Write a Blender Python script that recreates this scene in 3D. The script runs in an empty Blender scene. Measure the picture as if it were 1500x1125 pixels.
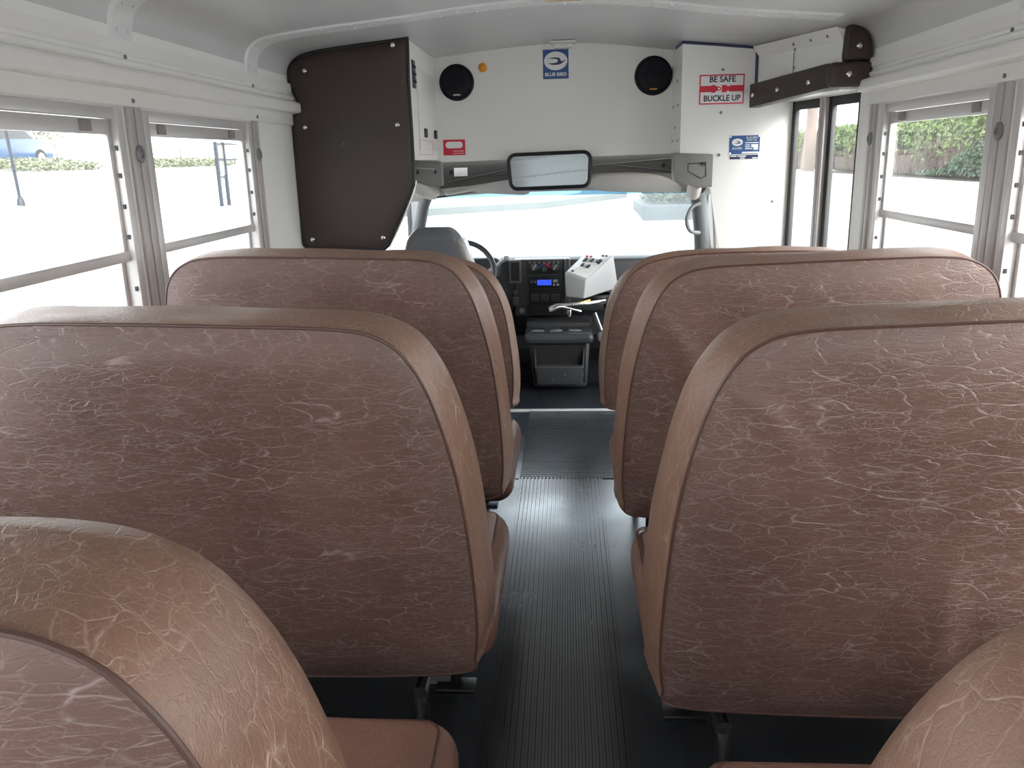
import bpy, bmesh, math, random
from mathutils import Vector, Matrix, noise
random.seed(7)
PI = math.pi
sc = bpy.context.scene
COL = sc.collection

# ------------------------------------------------------------------ camera
F, PX, PY = 1214.0, 750.0, 562.5
CAM = Vector((0, 0, 1.3))
def _rot():
    Y = Vector((828 - PX, PY - 229, -F)).normalized()
    r = math.radians(0.45)
    X = Y.cross(Vector((math.sin(-r), math.cos(r), 0))).normalized()
    Z = X.cross(Y)
    return Matrix((X, Y, Z))
RW = _rot()
cd = bpy.data.cameras.new('camera'); cam = bpy.data.objects.new('camera', cd); COL.objects.link(cam)
cd.sensor_width = 36; cd.lens = F / 1500 * 36; cd.clip_end = 500; cd.clip_start = 0.02
cam.matrix_world = Matrix.Translation(CAM) @ RW.to_4x4()
sc.camera = cam
def at(px, py, y):          # the point of the vertical plane at distance y down the bus
    d = RW @ Vector((px - PX, PY - py, -F)); return CAM + d * (y / d.y)
def atx(px, py, x):         # same on a plane x = const
    d = RW @ Vector((px - PX, PY - py, -F)); return CAM + d * (x / d.x)

# ------------------------------------------------------------------ materials
def nmat(name):
    m = bpy.data.materials.new(name); m.use_nodes = True
    nt = m.node_tree; b = nt.nodes['Principled BSDF']; return m, nt, b
def N(nt, t, **kw):
    n = nt.nodes.new(t)
    for k, v in kw.items():
        if k in n.inputs.keys() if hasattr(n.inputs, 'keys') else False: n.inputs[k].default_value = v
        else: setattr(n, k, v)
    return n
def L(nt, a, b): nt.links.new(a, b)
def mapping(nt, scale, coord='Object', rot=(0,0,0)):
    tc = N(nt, 'ShaderNodeTexCoord'); mp = N(nt, 'ShaderNodeMapping')
    mp.inputs['Scale'].default_value = scale; mp.inputs['Rotation'].default_value = rot
    L(nt, tc.outputs[coord], mp.inputs['Vector']); return mp.outputs[0]
def math_(nt, op, a, b=None, clamp=False):
    n = N(nt, 'ShaderNodeMath'); n.operation = op; n.use_clamp = clamp
    for i, v in enumerate((a, b)):
        if v is None: continue
        if isinstance(v, (int, float)): n.inputs[i].default_value = v
        else: L(nt, v, n.inputs[i])
    return n.outputs[0]
def maprange(nt, v, a, b, c, d):
    n = N(nt, 'ShaderNodeMapRange'); L(nt, v, n.inputs[0])
    for i, x in enumerate((a, b, c, d)): n.inputs[i+1].default_value = x
    return n.outputs[0]
def mix(nt, f, a, b):
    n = N(nt, 'ShaderNodeMix'); n.data_type = 'RGBA'
    if isinstance(f, (int, float)): n.inputs[0].default_value = f
    else: L(nt, f, n.inputs[0])
    for i, v in ((6, a), (7, b)):
        if isinstance(v, tuple): n.inputs[i].default_value = (*v[:3], 1)
        else: L(nt, v, n.inputs[i])
    return n.outputs[2]
def noisetex(nt, vec, scale, detail=2, rough=.5, dist=0):
    n = N(nt, 'ShaderNodeTexNoise'); L(nt, vec, n.inputs['Vector'])
    n.inputs['Scale'].default_value = scale; n.inputs['Detail'].default_value = detail
    n.inputs['Roughness'].default_value = rough; n.inputs['Distortion'].default_value = dist
    return n
def bump(nt, b, h, strength, dist):
    n = N(nt, 'ShaderNodeBump'); n.inputs['Strength'].default_value = strength; n.inputs['Distance'].default_value = dist
    L(nt, h, n.inputs['Height']); L(nt, n.outputs[0], b.inputs['Normal']); return n
def srgb(r, g, b):
    f = lambda c: (c/255/12.92 if c/255 <= .04045 else ((c/255+.055)/1.055)**2.4)
    return (f(r), f(g), f(b))
def plain(name, col, rough=.5, metal=0, var=.06, vscale=6, bumpd=0, bscale=200, spec=.5, coat=0):
    m, nt, b = nmat(name)
    b.inputs['Roughness'].default_value = rough; b.inputs['Metallic'].default_value = metal
    b.inputs['Specular IOR Level'].default_value = spec
    if coat: b.inputs['Coat Weight'].default_value = coat; b.inputs['Coat Roughness'].default_value = .15
    v = mapping(nt, (1, 1, 1)); n = noisetex(nt, v, vscale, 3)
    dk = tuple(c * (1 - var) for c in col); lt = tuple(min(1, c * (1 + var)) for c in col)
    L(nt, mix(nt, n.outputs[0], dk, lt), b.inputs['Base Color'])
    if bumpd: bump(nt, b, noisetex(nt, v, bscale, 2).outputs[0], .6, bumpd)
    return m
def vinyl(name, base, crease, stretch, amount=.55, rough=.42, seed=0.0, scale=1.0, thick=.03, bs=.5):
    m, nt, b = nmat(name)
    v = mapping(nt, stretch)
    off = N(nt, 'ShaderNodeVectorMath'); off.operation = 'ADD'; L(nt, v, off.inputs[0]); off.inputs[1].default_value = (seed, seed*.7, seed*1.3)
    oi = N(nt, 'ShaderNodeObjectInfo')
    sh = N(nt, 'ShaderNodeVectorMath'); sh.operation = 'ADD'; L(nt, off.outputs[0], sh.inputs[0])
    k = math_(nt, 'MULTIPLY', oi.outputs['Random'], 37.0); cx = N(nt, 'ShaderNodeCombineXYZ'); L(nt, k, cx.inputs[0]); L(nt, k, cx.inputs[2]); L(nt, cx.outputs[0], sh.inputs[1])
    v = sh.outputs[0]
    lines = None
    for sc_, th, wamp, wsc, am, lo in ((21*scale, thick*1.9, .034, 11, 1.0, .30), (40*scale, thick*2.2, .02, 21, .85, .32), (76*scale, thick*2.8, .012, 38, .6, .32)):
        wn = noisetex(nt, v, wsc*scale, 3); wv = N(nt, 'ShaderNodeVectorMath'); wv.operation = 'SCALE'; L(nt, wn.outputs['Color'], wv.inputs[0]); wv.inputs['Scale'].default_value = wamp*2/scale
        wa = N(nt, 'ShaderNodeVectorMath'); wa.operation = 'ADD'; L(nt, v, wa.inputs[0]); L(nt, wv.outputs[0], wa.inputs[1])
        vr = N(nt, 'ShaderNodeTexVoronoi'); vr.feature = 'DISTANCE_TO_EDGE'; vr.inputs['Scale'].default_value = sc_; L(nt, wa.outputs[0], vr.inputs['Vector'])
        ln = math_(nt, 'POWER', maprange(nt, vr.outputs['Distance'], 0, th, 1, 0), 1.7)
        mkn = noisetex(nt, wa.outputs[0], sc_*.55, 3, .6)
        hair = noisetex(nt, wa.outputs[0], sc_*4.5, 1, .5); ln = math_(nt, 'MULTIPLY', ln, maprange(nt, hair.outputs[0], .35, .62, .25, 1))
        ln = math_(nt, 'MULTIPLY', ln, maprange(nt, mkn.outputs[0], lo+.06, lo+.36, .04, am))
        lines = ln if lines is None else math_(nt, 'MAXIMUM', lines, ln)
    vo = mapping(nt, (1, 1, 1)); big = noisetex(nt, vo, 3.2, 4, .6)
    bc = mix(nt, maprange(nt, big.outputs[0], .3, .7, 0, 1), tuple(c*.78 for c in base), tuple(c*1.2 for c in base))
    gr = noisetex(nt, vo, 420, 2)
    L(nt, mix(nt, math_(nt, 'MULTIPLY', lines, amount), bc, crease), b.inputs['Base Color'])
    b.inputs['Roughness'].default_value = rough
    rr = maprange(nt, big.outputs[0], .3, .7, rough-.06, rough+.1); L(nt, rr, b.inputs['Roughness'])
    b.inputs['Specular IOR Level'].default_value = .5
    h = math_(nt, 'ADD', math_(nt, 'MULTIPLY', lines, -1.0), math_(nt, 'MULTIPLY', gr.outputs[0], .35))
    h = math_(nt, 'ADD', h, math_(nt, 'MULTIPLY', noisetex(nt, v, 5, 3).outputs[0], 1.2))
    bump(nt, b, h, bs, .0022)
    return m

M = {}
M['panel'] = vinyl('vinyl_rear_panel', (.118, .066, .053), (.36, .285, .28), (.46, 1, 1.5), .66, .40, 0, 1.25)
M['band'] = vinyl('vinyl_edge_band', (.190, .103, .070), (.55, .42, .33), (1.3, 1.3, .5), .55, .38, 3.0, 1.25)
M['cushion'] = vinyl('vinyl_cushion', (.185, .092, .067), (.36, .24, .2), (.7, .7, .7), .25, .38, 5.0, .9)
M['pad'] = vinyl('vinyl_dark_pad', (.040, .026, .022), (.06, .042, .038), (.6, .6, .6), .15, .5, 8.0, .8)
M['piping'] = plain('seam_piping', (.075, .036, .028), .4)
M['blackpipe'] = plain('black_piping', (.008, .008, .010), .45)
M['white'] = plain('white_paint', (.80, .79, .765), .42, var=.03, vscale=3, bumpd=.0006, bscale=60)
M['offwhite'] = plain('cream_white_paint', (.76, .745, .71), .38, var=.03)
M['ceil'] = plain('grey_ceiling_paint', (.56, .558, .555), .38, var=.10, vscale=2.5, bumpd=.001, bscale=12)
M['bow'] = plain('pale_bow_paint', (.70, .70, .695), .4, var=.03)
M['alu'] = plain('window_aluminium', (.62, .60, .59), .36, .3, var=.015, vscale=4)
M['post'] = plain('post_aluminium', (.47, .44, .43), .4, .15, var=.015, vscale=4)
M['alu_dark'] = plain('dark_aluminium', (.20, .195, .2), .45, .3)  # darker aluminium for screws, brackets and rails
M['chrome'] = plain('chrome', (.75, .75, .75), .16, 1, var=.02)
M['steel_black'] = plain('black_steel_tube', (.012, .012, .014), .35)
M['rubber'] = plain('black_rubber', (.012, .012, .013), .55, bumpd=.0005)
M['dash'] = plain('charcoal_dash_plastic', (.032, .034, .038), .45, var=.12, bumpd=.0004, bscale=500)
M['dash2'] = plain('dark_grey_console_plastic', (.045, .048, .053), .33, var=.1, bumpd=.0004, bscale=400)
M['speaker'] = plain('speaker_mesh', (.004, .005, .009), .6, spec=.3)
M['recess'] = plain('black_recess', (.004, .004, .005), .7)
M['grey_trim'] = plain('taupe_grey_plastic', (.055, .051, .048), .5, var=.08, bumpd=.0004, bscale=350)
M['grey_block'] = plain('grey_corner_plastic', (.21, .203, .198), .5, var=.06, bumpd=.0004, bscale=350)
M['visor'] = plain('visor_cloth', (.50, .48, .455), .8, bumpd=.0005)
M['headliner'] = plain('headliner_cloth', (.36, .34, .31), .85, bumpd=.0005)
M['pillar'] = plain('pillar_plastic', (.085, .088, .09), .5)
M['seat_grey'] = plain('grey_vinyl', (.135, .145, .165), .33, var=.08, bumpd=.0006, bscale=250)
M['seat_grey2'] = plain('pale_grey_vinyl', (.30, .30, .29), .38, bumpd=.0006, bscale=250)
M['wheel'] = plain('steering_wheel_vinyl', (.045, .05, .055), .42)
M['red'] = plain('red_print', (.62, .015, .04), .45, var=.03)
M['paper'] = plain('white_print', (.80, .80, .79), .45, var=.02)
M['ink'] = plain('black_print', (.02, .02, .025), .5)
M['blue'] = plain('blue_print', (.018, .085, .26), .4, var=.04)
M['bluedk'] = plain('navy_print', (.016, .025, .10), .4)
M['amber'] = plain('amber_lens', (.75, .30, .015), .3)
M['console_white'] = plain('white_switch_panel', (.72, .73, .73), .25)
M['console_grey'] = plain('light_grey_metal_box', (.34, .345, .35), .4)
M['lens'] = plain('clear_lens', (.72, .72, .70), .15)
M['warm_lens'] = plain('warm_lens', (.85, .62, .30), .2)
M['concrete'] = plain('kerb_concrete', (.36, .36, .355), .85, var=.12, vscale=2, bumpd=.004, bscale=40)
M['darkblue_metal'] = plain('dark_blue_metal', (.012, .018, .03), .5)
M['tan'] = plain('tan_trim', (.42, .38, .33), .6)
M['mirror'] = plain('mirror_glass', (.50, .55, .57), .03, 1, var=.0)
M['carpaint'] = plain('blue_car_paint', (.018, .06, .14), .25, coat=.6)
M['carglass'] = plain('car_glass', (.02, .025, .03), .08)
M['tyre'] = plain('tyre_rubber', (.02, .02, .02), .8)
M['hub'] = plain('wheel_hub', (.5, .5, .52), .35, .6)
M['bark'] = plain('bark', (.16, .12, .10), .9, var=.3, vscale=12, bumpd=.01, bscale=25)
M['twig'] = plain('hedge_twigs', (.075, .045, .035), .9, var=.6, vscale=6)
M['soil'] = plain('soil', (.10, .075, .055), .95, var=.3, vscale=5, bumpd=.01, bscale=30)
M['pale_wall'] = plain('pale_building_wall', (.6, .57, .54), .8)
M['roofing'] = plain('building_roof', (.24, .12, .10), .8)
m_, nt_, b_ = nmat('blue_display'); b_.inputs['Base Color'].default_value = (.02, .05, .5, 1)
b_.inputs['Emission Color'].default_value = (.03, .08, 1, 1); b_.inputs['Emission Strength'].default_value = .75; M['display'] = m_
def leafmat(name, a, c):
    m, nt, b = nmat(name); v = mapping(nt, (1,1,1)); n = noisetex(nt, v, 3.5, 4)
    L(nt, mix(nt, maprange(nt, n.outputs[0], .35, .65, 0, 1), a, c), b.inputs['Base Color']); b.inputs['Roughness'].default_value = .6
    return m
M['leaf'] = leafmat('hedge_leaf', (.055, .095, .018), (.15, .21, .045))
M['ivy'] = leafmat('ivy_leaf', (.016, .042, .016), (.04, .085, .03))
M['grass'] = leafmat('grass_blade', (.13, .15, .09), (.24, .25, .16))
M['tree'] = leafmat('tree_leaf', (.08, .12, .04), (.18, .17, .08))
def glass(name, veil, tint=(.97, .98, .975)):
    m = bpy.data.materials.new(name); m.use_nodes = True; nt = m.node_tree; nt.nodes.clear()
    out = N(nt, 'ShaderNodeOutputMaterial'); tr = N(nt, 'ShaderNodeBsdfTransparent'); tr.inputs[0].default_value = (*tint, 1)
    gl = N(nt, 'ShaderNodeBsdfGlossy'); gl.inputs['Roughness'].default_value = .02
    lw = N(nt, 'ShaderNodeLayerWeight'); lw.inputs[0].default_value = .25
    f = math_(nt, 'MULTIPLY', lw.outputs['Fresnel'], .35)
    m1 = N(nt, 'ShaderNodeMixShader'); L(nt, f, m1.inputs[0]); L(nt, tr.outputs[0], m1.inputs[1]); L(nt, gl.outputs[0], m1.inputs[2])
    tl = N(nt, 'ShaderNodeBsdfTranslucent'); tl.inputs[0].default_value = (.9, .93, .93, 1)  # whitish translucent veil put into the glass to imitate glare
    v = mapping(nt, (1,1,1)); n = noisetex(nt, v, 4, 4)
    d = maprange(nt, n.outputs[0], .3, .7, veil*.7, veil*1.3)
    m2 = N(nt, 'ShaderNodeMixShader'); L(nt, d, m2.inputs[0]); L(nt, m1.outputs[0], m2.inputs[1]); L(nt, tl.outputs[0], m2.inputs[2])
    L(nt, m2.outputs[0], out.inputs[0]); return m
M['glass'] = glass('window_glass', .005); M['windshield'] = glass('glare_veiled_windshield', .05, (.93, .97, .97))
M['doorglass'] = glass('door_glass', .005)
# floors
def floormat(name, base, rough, bs=.3, ior=2.0):
    m, nt, b = nmat(name); v = mapping(nt, (1,1,1)); n = noisetex(nt, v, 3.0, 5, .65); n2 = noisetex(nt, v, 40, 3)
    f = maprange(nt, n.outputs[0], .2, .8, 0, 1)
    L(nt, mix(nt, f, tuple(c*.6 for c in base), tuple(c*1.4 for c in base)), b.inputs['Base Color'])
    L(nt, maprange(nt, n.outputs[0], .2, .8, rough-.06, rough+.12), b.inputs['Roughness'])
    b.inputs['IOR'].default_value = ior
    if bs: bump(nt, b, math_(nt, 'ADD', n2.outputs[0], math_(nt,'MULTIPLY', n.outputs[0], 2.0)), bs, .001)
    return m
M['floor'] = floormat('dark_floor_rubber', (.028, .035, .043), .20, .10)
M['runner'] = floormat('ribbed_runner_rubber', (.020, .024, .028), .20, 0)
M['cabfloor'] = floormat('cab_floor_rubber', (.014, .017, .022), .27, .1)
m, nt, b = nmat('pale_asphalt'); v = mapping(nt, (1,1,1)); n = noisetex(nt, v, .35, 5, .6); n2 = noisetex(nt, v, 30, 3)
L(nt, mix(nt, maprange(nt, n.outputs[0], .3, .7, 0, 1), (.36, .36, .355), (.46, .46, .45)), b.inputs['Base Color']); b.inputs['Roughness'].default_value = .9
bump(nt, b, n2.outputs[0], .5, .01); M['asphalt'] = m

# ------------------------------------------------------------------ geometry helpers
class G:
    def __init__(s): s.v = []; s.f = []; s.sm = []
    def add(s, vs, fs, smooth=False):
        b = len(s.v); s.v += [Vector(p) for p in vs]; s.f += [tuple(b+i for i in f) for f in fs]; s.sm += [smooth]*len(fs); return s
    def box(s, x0, x1, y0, y1, z0, z1):
        x0, x1 = sorted((x0, x1)); y0, y1 = sorted((y0, y1)); z0, z1 = sorted((z0, z1))
        return s.add([(x0,y0,z0),(x1,y0,z0),(x1,y1,z0),(x0,y1,z0),(x0,y0,z1),(x1,y0,z1),(x1,y1,z1),(x0,y1,z1)],
              [(0,3,2,1),(4,5,6,7),(0,1,5,4),(1,2,6,5),(2,3,7,6),(3,0,4,7)])
    def rcube(s, x0, x1, y0, y1, z0, z1, r, n=8, crown=0, fn=None):
        x0, x1 = sorted((x0, x1)); y0, y1 = sorted((y0, y1)); z0, z1 = sorted((z0, z1))
        h = Vector(((x1-x0)/2, (y1-y0)/2, (z1-z0)/2)); c = Vector(((x0+x1)/2, (y0+y1)/2, (z0+z1)/2))
        r = min(r, *h); seg = max(2, n//2)
        def ticks(hh):
            t = [-hh + r*(1-math.cos(PI/2*i/seg)) for i in range(seg)] + [-hh + r]
            inner = max(1, n//2); t += [-hh + r + (2*hh-2*r)*i/inner for i in range(1, inner)] if hh > r+1e-6 else []
            t += [-q for q in reversed(t[:seg+1])] ; out = []
            for q in t:
                if not out or q - out[-1] > 1e-7: out.append(q)
            return out
        T = [ticks(a) for a in h]; idx = {}; vs = []; fs = []
        def vert(p):
            k = tuple(round(q, 6) for q in p)
            if k not in idx:
                inner = Vector([max(-h[i]+r, min(h[i]-r, p[i])) for i in range(3)]); d = Vector(p) - inner
                q = inner + (d.normalized()*r if d.length > 1e-9 else d)
                u, w = q.x/h.x, q.y/h.y
                if crown and q.z > -h.z*.2: q.z += crown*max(0, 1-u**4)*max(0, 1-w**4)*max(0, q.z/h.z)
                q = q + c
                if fn: q = fn(q)
                idx[k] = len(vs); vs.append(q)
            return idx[k]
        for ax in range(3):
            a, b2 = [(1,2),(2,0),(0,1)][ax]
            for sg in (-1, 1):
                for i in range(len(T[a])-1):
                    for j in range(len(T[b2])-1):
                        q = []
                        for (ii, jj) in ((i,j),(i+1,j),(i+1,j+1),(i,j+1)):
                            p = [0,0,0]; p[ax] = sg*h[ax]; p[a] = T[a][ii]; p[b2] = T[b2][jj]; q.append(vert(p))
                        if sg < 0: q.reverse()
                        if len(set(q)) > 2: fs.append(tuple(dict.fromkeys(q)))
        return s.add(vs, fs, True)
    def prism(s, poly, off, smooth=False):      # poly: list of 3D points, off: extrusion vector
        n = len(poly); off = Vector(off); vs = [Vector(p) for p in poly] + [Vector(p)+off for p in poly]
        fs = [tuple(range(n)), tuple(range(2*n-1, n-1, -1))] + [(i, n+i, n+(i+1)%n, (i+1)%n) for i in range(n)]
        s.add(vs, fs[:2]); b = len(s.v)-2*n
        s.f += [tuple(b+i for i in f) for f in fs[2:]]; s.sm += [smooth]*n; return s
    def tube(s, path, r, n=10, closed=False, cap=True):
        P = [Vector(p) for p in path]; m = len(P); rings = []; up = None
        for i in range(m):
            a = P[i-1] if (closed or i > 0) else P[i]; c = P[(i+1) % m] if (closed or i < m-1) else P[i]
            t = (c - a).normalized()
            if up is None:
                up = Vector((0,0,1)) if abs(t.z) < .9 else Vector((1,0,0))
            e = t.cross(up).normalized(); up2 = e.cross(t).normalized(); up = up2
            rr = r[i] if isinstance(r, (list, tuple)) else r
            rings.append([P[i] + e*math.cos(2*PI*k/n)*rr + up2*math.sin(2*PI*k/n)*rr for k in range(n)])
        vs = [p for q in rings for p in q]; fs = []
        for i in range(m if closed else m-1):
            j = (i+1) % m
            for k in range(n): fs.append((i*n+k, i*n+(k+1)%n, j*n+(k+1)%n, j*n+k))
        s.add(vs, fs, True)
        if cap and not closed:
            b = len(s.v)-m*n; s.f += [tuple(b+k for k in reversed(range(n))), tuple(b+(m-1)*n+k for k in range(n))]; s.sm += [False, False]
        return s
    def lathe(s, prof, origin, axis, n=28):     # prof: (r, h) along axis
        o = Vector(origin); a = Vector(axis).normalized(); e = a.orthogonal().normalized(); u = a.cross(e); vs = []; fs = []
        for (r, h) in prof:
            for k in range(n): vs.append(o + a*h + (e*math.cos(2*PI*k/n) + u*math.sin(2*PI*k/n))*max(r, 1e-5))
        for i in range(len(prof)-1):
            for k in range(n): fs.append((i*n+k, i*n+(k+1)%n, (i+1)*n+(k+1)%n, (i+1)*n+k))
        return s.add(vs, fs, True)
    def disc(s, c, axis, r, h=.002, n=24): return s.lathe([(0,h),(r*.92,h),(r,h*.5),(r,0)], c, axis, n)
def obj(name, g, mat, parent=None, bevel=0, auto=40, seg=2):
    me = bpy.data.meshes.new(name)
    base = Vector((0,0,0)); p = parent
    while p is not None: base = base + p.location; p = p.parent
    me.from_pydata([tuple(v - base) for v in g.v], [], g.f); me.update()
    bm = bmesh.new(); bm.from_mesh(me); bmesh.ops.recalc_face_normals(bm, faces=bm.faces)
    if bevel:
        es = [e for e in bm.edges if len(e.link_faces) == 2 and e.calc_face_angle(0) > .5]
        bmesh.ops.bevel(bm, geom=es, offset=bevel, segments=seg, affect='EDGES', profile=.5, clamp_overlap=True)
    bm.to_mesh(me); bm.free()
    ms = mat if isinstance(mat, (list, tuple)) else [mat]
    for x in ms: me.materials.append(M[x] if isinstance(x, str) else x)
    me.polygons.foreach_set('use_smooth', [True]*len(me.polygons))
    try: me.set_sharp_from_angle(angle=math.radians(auto))
    except Exception: pass
    o = bpy.data.objects.new(name, me); COL.objects.link(o)
    if parent is not None: o.parent = parent
    return o
def tag(o, label, cat, group=None, kind=None):
    o['label'] = label; o['category'] = cat
    if group: o['group'] = group
    if kind: o['kind'] = kind
    return o
def thing(name, loc, label, cat, group=None):
    o = bpy.data.objects.new(name, None); COL.objects.link(o); o.location = loc; o.empty_display_size = .1
    return tag(o, label, cat, group)
def struct(name, g, mat, parent=None, **k):
    o = obj(name, g, mat, parent, **k)
    if parent is None: o['kind'] = 'structure'
    return o
def text(body, size, origin, xdir, ydir, mat, name, parent, align='CENTER', width=None, bold=0, depth=.0006):
    cu = bpy.data.curves.new('t', 'FONT'); cu.body = body; cu.size = size; cu.align_x = align; cu.align_y = 'CENTER'; cu.extrude = depth; cu.offset = bold
    cu.resolution_u = 3
    o = bpy.data.objects.new('t', cu); COL.objects.link(o); dg = bpy.context.evaluated_depsgraph_get(); dg.update()
    me = o.evaluated_get(dg).to_mesh(); vs = [v.co.copy() for v in me.vertices]; fs = [tuple(p.vertices) for p in me.polygons]
    o.evaluated_get(dg).to_mesh_clear(); bpy.data.objects.remove(o); bpy.data.curves.remove(cu)
    X = Vector(xdir).normalized(); Y = Vector(ydir).normalized(); Z = X.cross(Y)
    if width:
        w = max(v.x for v in vs) - min(v.x for v in vs); k = width / w
        for v in vs: v.x *= k
    g = G().add([Vector(origin) + X*v.x + Y*v.y + Z*v.z for v in vs], fs)
    return obj(name, g, mat, parent)
def catmull(P, per=6, closed=False):
    n = len(P); out = []
    rng = range(n) if closed else range(n-1)
    for i in rng:
        p1, p2 = P[i], P[(i+1) % n]
        p0 = P[i-1] if (closed or i > 0) else p1; p3 = P[(i+2) % n] if (closed or i+2 < n) else p2
        for k in range(per):
            t = k/per; out.append(tuple(.5*((2*p1[j]) + (-p0[j]+p2[j])*t + (2*p0[j]-5*p1[j]+4*p2[j]-p3[j])*t*t + (-p0[j]+3*p1[j]-3*p2[j]+p3[j])*t**3) for j in range(len(p1))))
    if not closed: out.append(tuple(P[-1]))
    return out

# ------------------------------------------------------------------ bus shell
XL, XR = -1.165, 1.145
YB, YR = 4.40, -1.60           # front bulkhead, rear wall
SILL, HEAD = .72, 1.452
floor = struct('floor', G().box(XL, XR, YR, 4.20, -.06, 0), 'floor')
ARCH = [(1.0,1.60),(1.0,1.655),(.992,1.695),(.968,1.726),(.922,1.747),(.80,1.765),(.66,1.780),(.5,1.797),(.33,1.818),(.16,1.833),(0,1.838)]
ARCHR = [(1.0,1.60),(1.0,1.655),(.992,1.695),(.968,1.724),(.922,1.743),(.80,1.755),(.66,1.768),(.5,1.785),(.33,1.810),(.16,1.831),(0,1.838)]
def arch_pts(d=0):
    out = []
    for (u, z) in ARCH: out.append((XL*u + d*(u > .9), z - d))
    r = [(XR*u - d*(u > .9), z - d) for (u, z) in ARCHR]
    return out + r[-2::-1]
AP = [p for p in catmull(arch_pts(), 3)]
def arch_z(x):
    for (a, b) in zip(AP, AP[1:]):
        if min(a[0], b[0]) <= x <= max(a[0], b[0]) and a[0] != b[0]: return a[1] + (b[1]-a[1])*(x-a[0])/(b[0]-a[0])
    return 1.6
def sheet(pts, y0, y1, th=.02, ny=1):
    g = G(); n = len(pts); vs = []
    for j in range(ny+1):
        y = y0 + (y1-y0)*j/ny; vs += [(p[0], y, p[1]) for p in pts]
    g.add(vs, [(j*n+i, j*n+i+1, (j+1)*n+i+1, (j+1)*n+i) for j in range(ny) for i in range(n-1)], True); return g
g = sheet(AP, YR, YB + .05); out = [(p[0]*1.02, p[1]+.03) for p in AP]
g2 = sheet(out, YR, YB + .05); g.add(g2.v, g2.f, True)
struct('ceiling', g, 'ceil')
# roof bows with rivets
def bow(name, yc, w):
    g = G(); pts = []
    for p in AP:
        if yc > 3 and p[0] > 1.0: continue
        pts.append((p[0]*.995 if abs(p[0]) > .9 else p[0], p[1]-.006))
    s_ = sheet(pts, yc-w/2, yc+w/2); g.add(s_.v, s_.f, True)
    for e in (-1, 1):
        a = sheet([(p[0], p[1]) for p in pts], yc+e*w/2, yc+e*w/2+.0005); n = len(pts)
        vs = [(p[0], yc+e*w/2, p[1]) for p in pts] + [(q[0], yc+e*(w/2+.012), q[1]+.001) for q in AP if not (yc > 3 and q[0] > 1.0)]
        g.add(vs, [(i, i+1, n+i+1, n+i) for i in range(n-1)], True)
    L_ = 0; last = None
    for (a, b2) in zip(pts, pts[1:]):
        d = math.hypot(b2[0]-a[0], b2[1]-a[1]); L_ += d
        if L_ > .055:
            L_ = 0; nx, nz = (b2[1]-a[1])/d, -(b2[0]-a[0])/d
            if nz > 0: nx, nz = -nx, -nz
            for e in (-.28, .28):
                g.lathe([(.006,0),(.005,.003),(0,.004)], (b2[0], yc+w*e, b2[1]), (nx, 0, nz), 8)
    return struct(name, g, 'bow')
for i, yc in enumerate((3.22, 2.28, 1.36, .44, -.48)): bow('trim_%d' % (i+1), yc, .105)

LW = [(2.335, 3.145), (1.415, 2.215), (.495, 1.295), (-.425, .375), (-1.345, -.545)]
RWN = [(2.405, 3.225), (1.485, 2.285), (.565, 1.365), (-.355, .445), (-1.275, -.475)]
def side_wall(name, x, s, wins, y1):
    g = G(); xo = x + s*.035
    g.box(x, xo, YR, y1, 0, SILL); g.box(x, xo, YR, y1, HEAD, 1.66)
    ys = sorted(wins); prev = YR
    for a, b in ys: g.box(x, xo, prev, a, SILL, HEAD); prev = b
    g.box(x, xo, prev, y1, SILL, HEAD)
    return struct(name, g, 'white')
side_wall('wall_left', XL, -1, LW, YB)
side_wall('wall_right', XR, 1, RWN, 3.42)
# stepped moulding above the windows
PROF = [(0,1.628),(.014,1.624),(.014,1.592),(.007,1.586),(.007,1.578),(.020,1.571),(.020,1.561),(.014,1.556),(.046,1.545),(.050,1.538),(.050,1.514),(.046,1.506),(.012,1.500),(.012,1.458),(-.004,1.452)]
def molding(name, x, s, y0, y1, screws):
    g = G(); pts = [(x - s*d, z) for d, z in PROF]; n = len(pts)
    g.add([(p[0], y0, p[1]) for p in pts] + [(p[0], y1, p[1]) for p in pts], [(i, i+1, n+i+1, n+i) for i in range(n-1)])
    g.add([(p[0], y1, p[1]) for p in pts], [tuple(range(n))]); g.add([(p[0], y0, p[1]) for p in pts], [tuple(range(n))])
    return struct(name, g, 'offwhite', auto=25)
def screw(parent, x, s, y, z, d): obj('screw', G().disc((x - s*d, y, z), (-s, 0, 0), .006, .004, 12), 'alu_dark', parent)
ml = molding('trim_6', XL, -1, YR, 3.64, 0)
for y in (2.27, 3.2, 1.35): screw(ml, XL, -1, y, 1.582, .007); screw(ml, XL, -1, y, 1.472, .012)
mr = molding('trim_7', XR, 1, YR, 3.36, 0)
for y in (2.345, 1.42): screw(mr, XR, 1, y, 1.582, .007); screw(mr, XR, 1, y, 1.472, .012)
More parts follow.
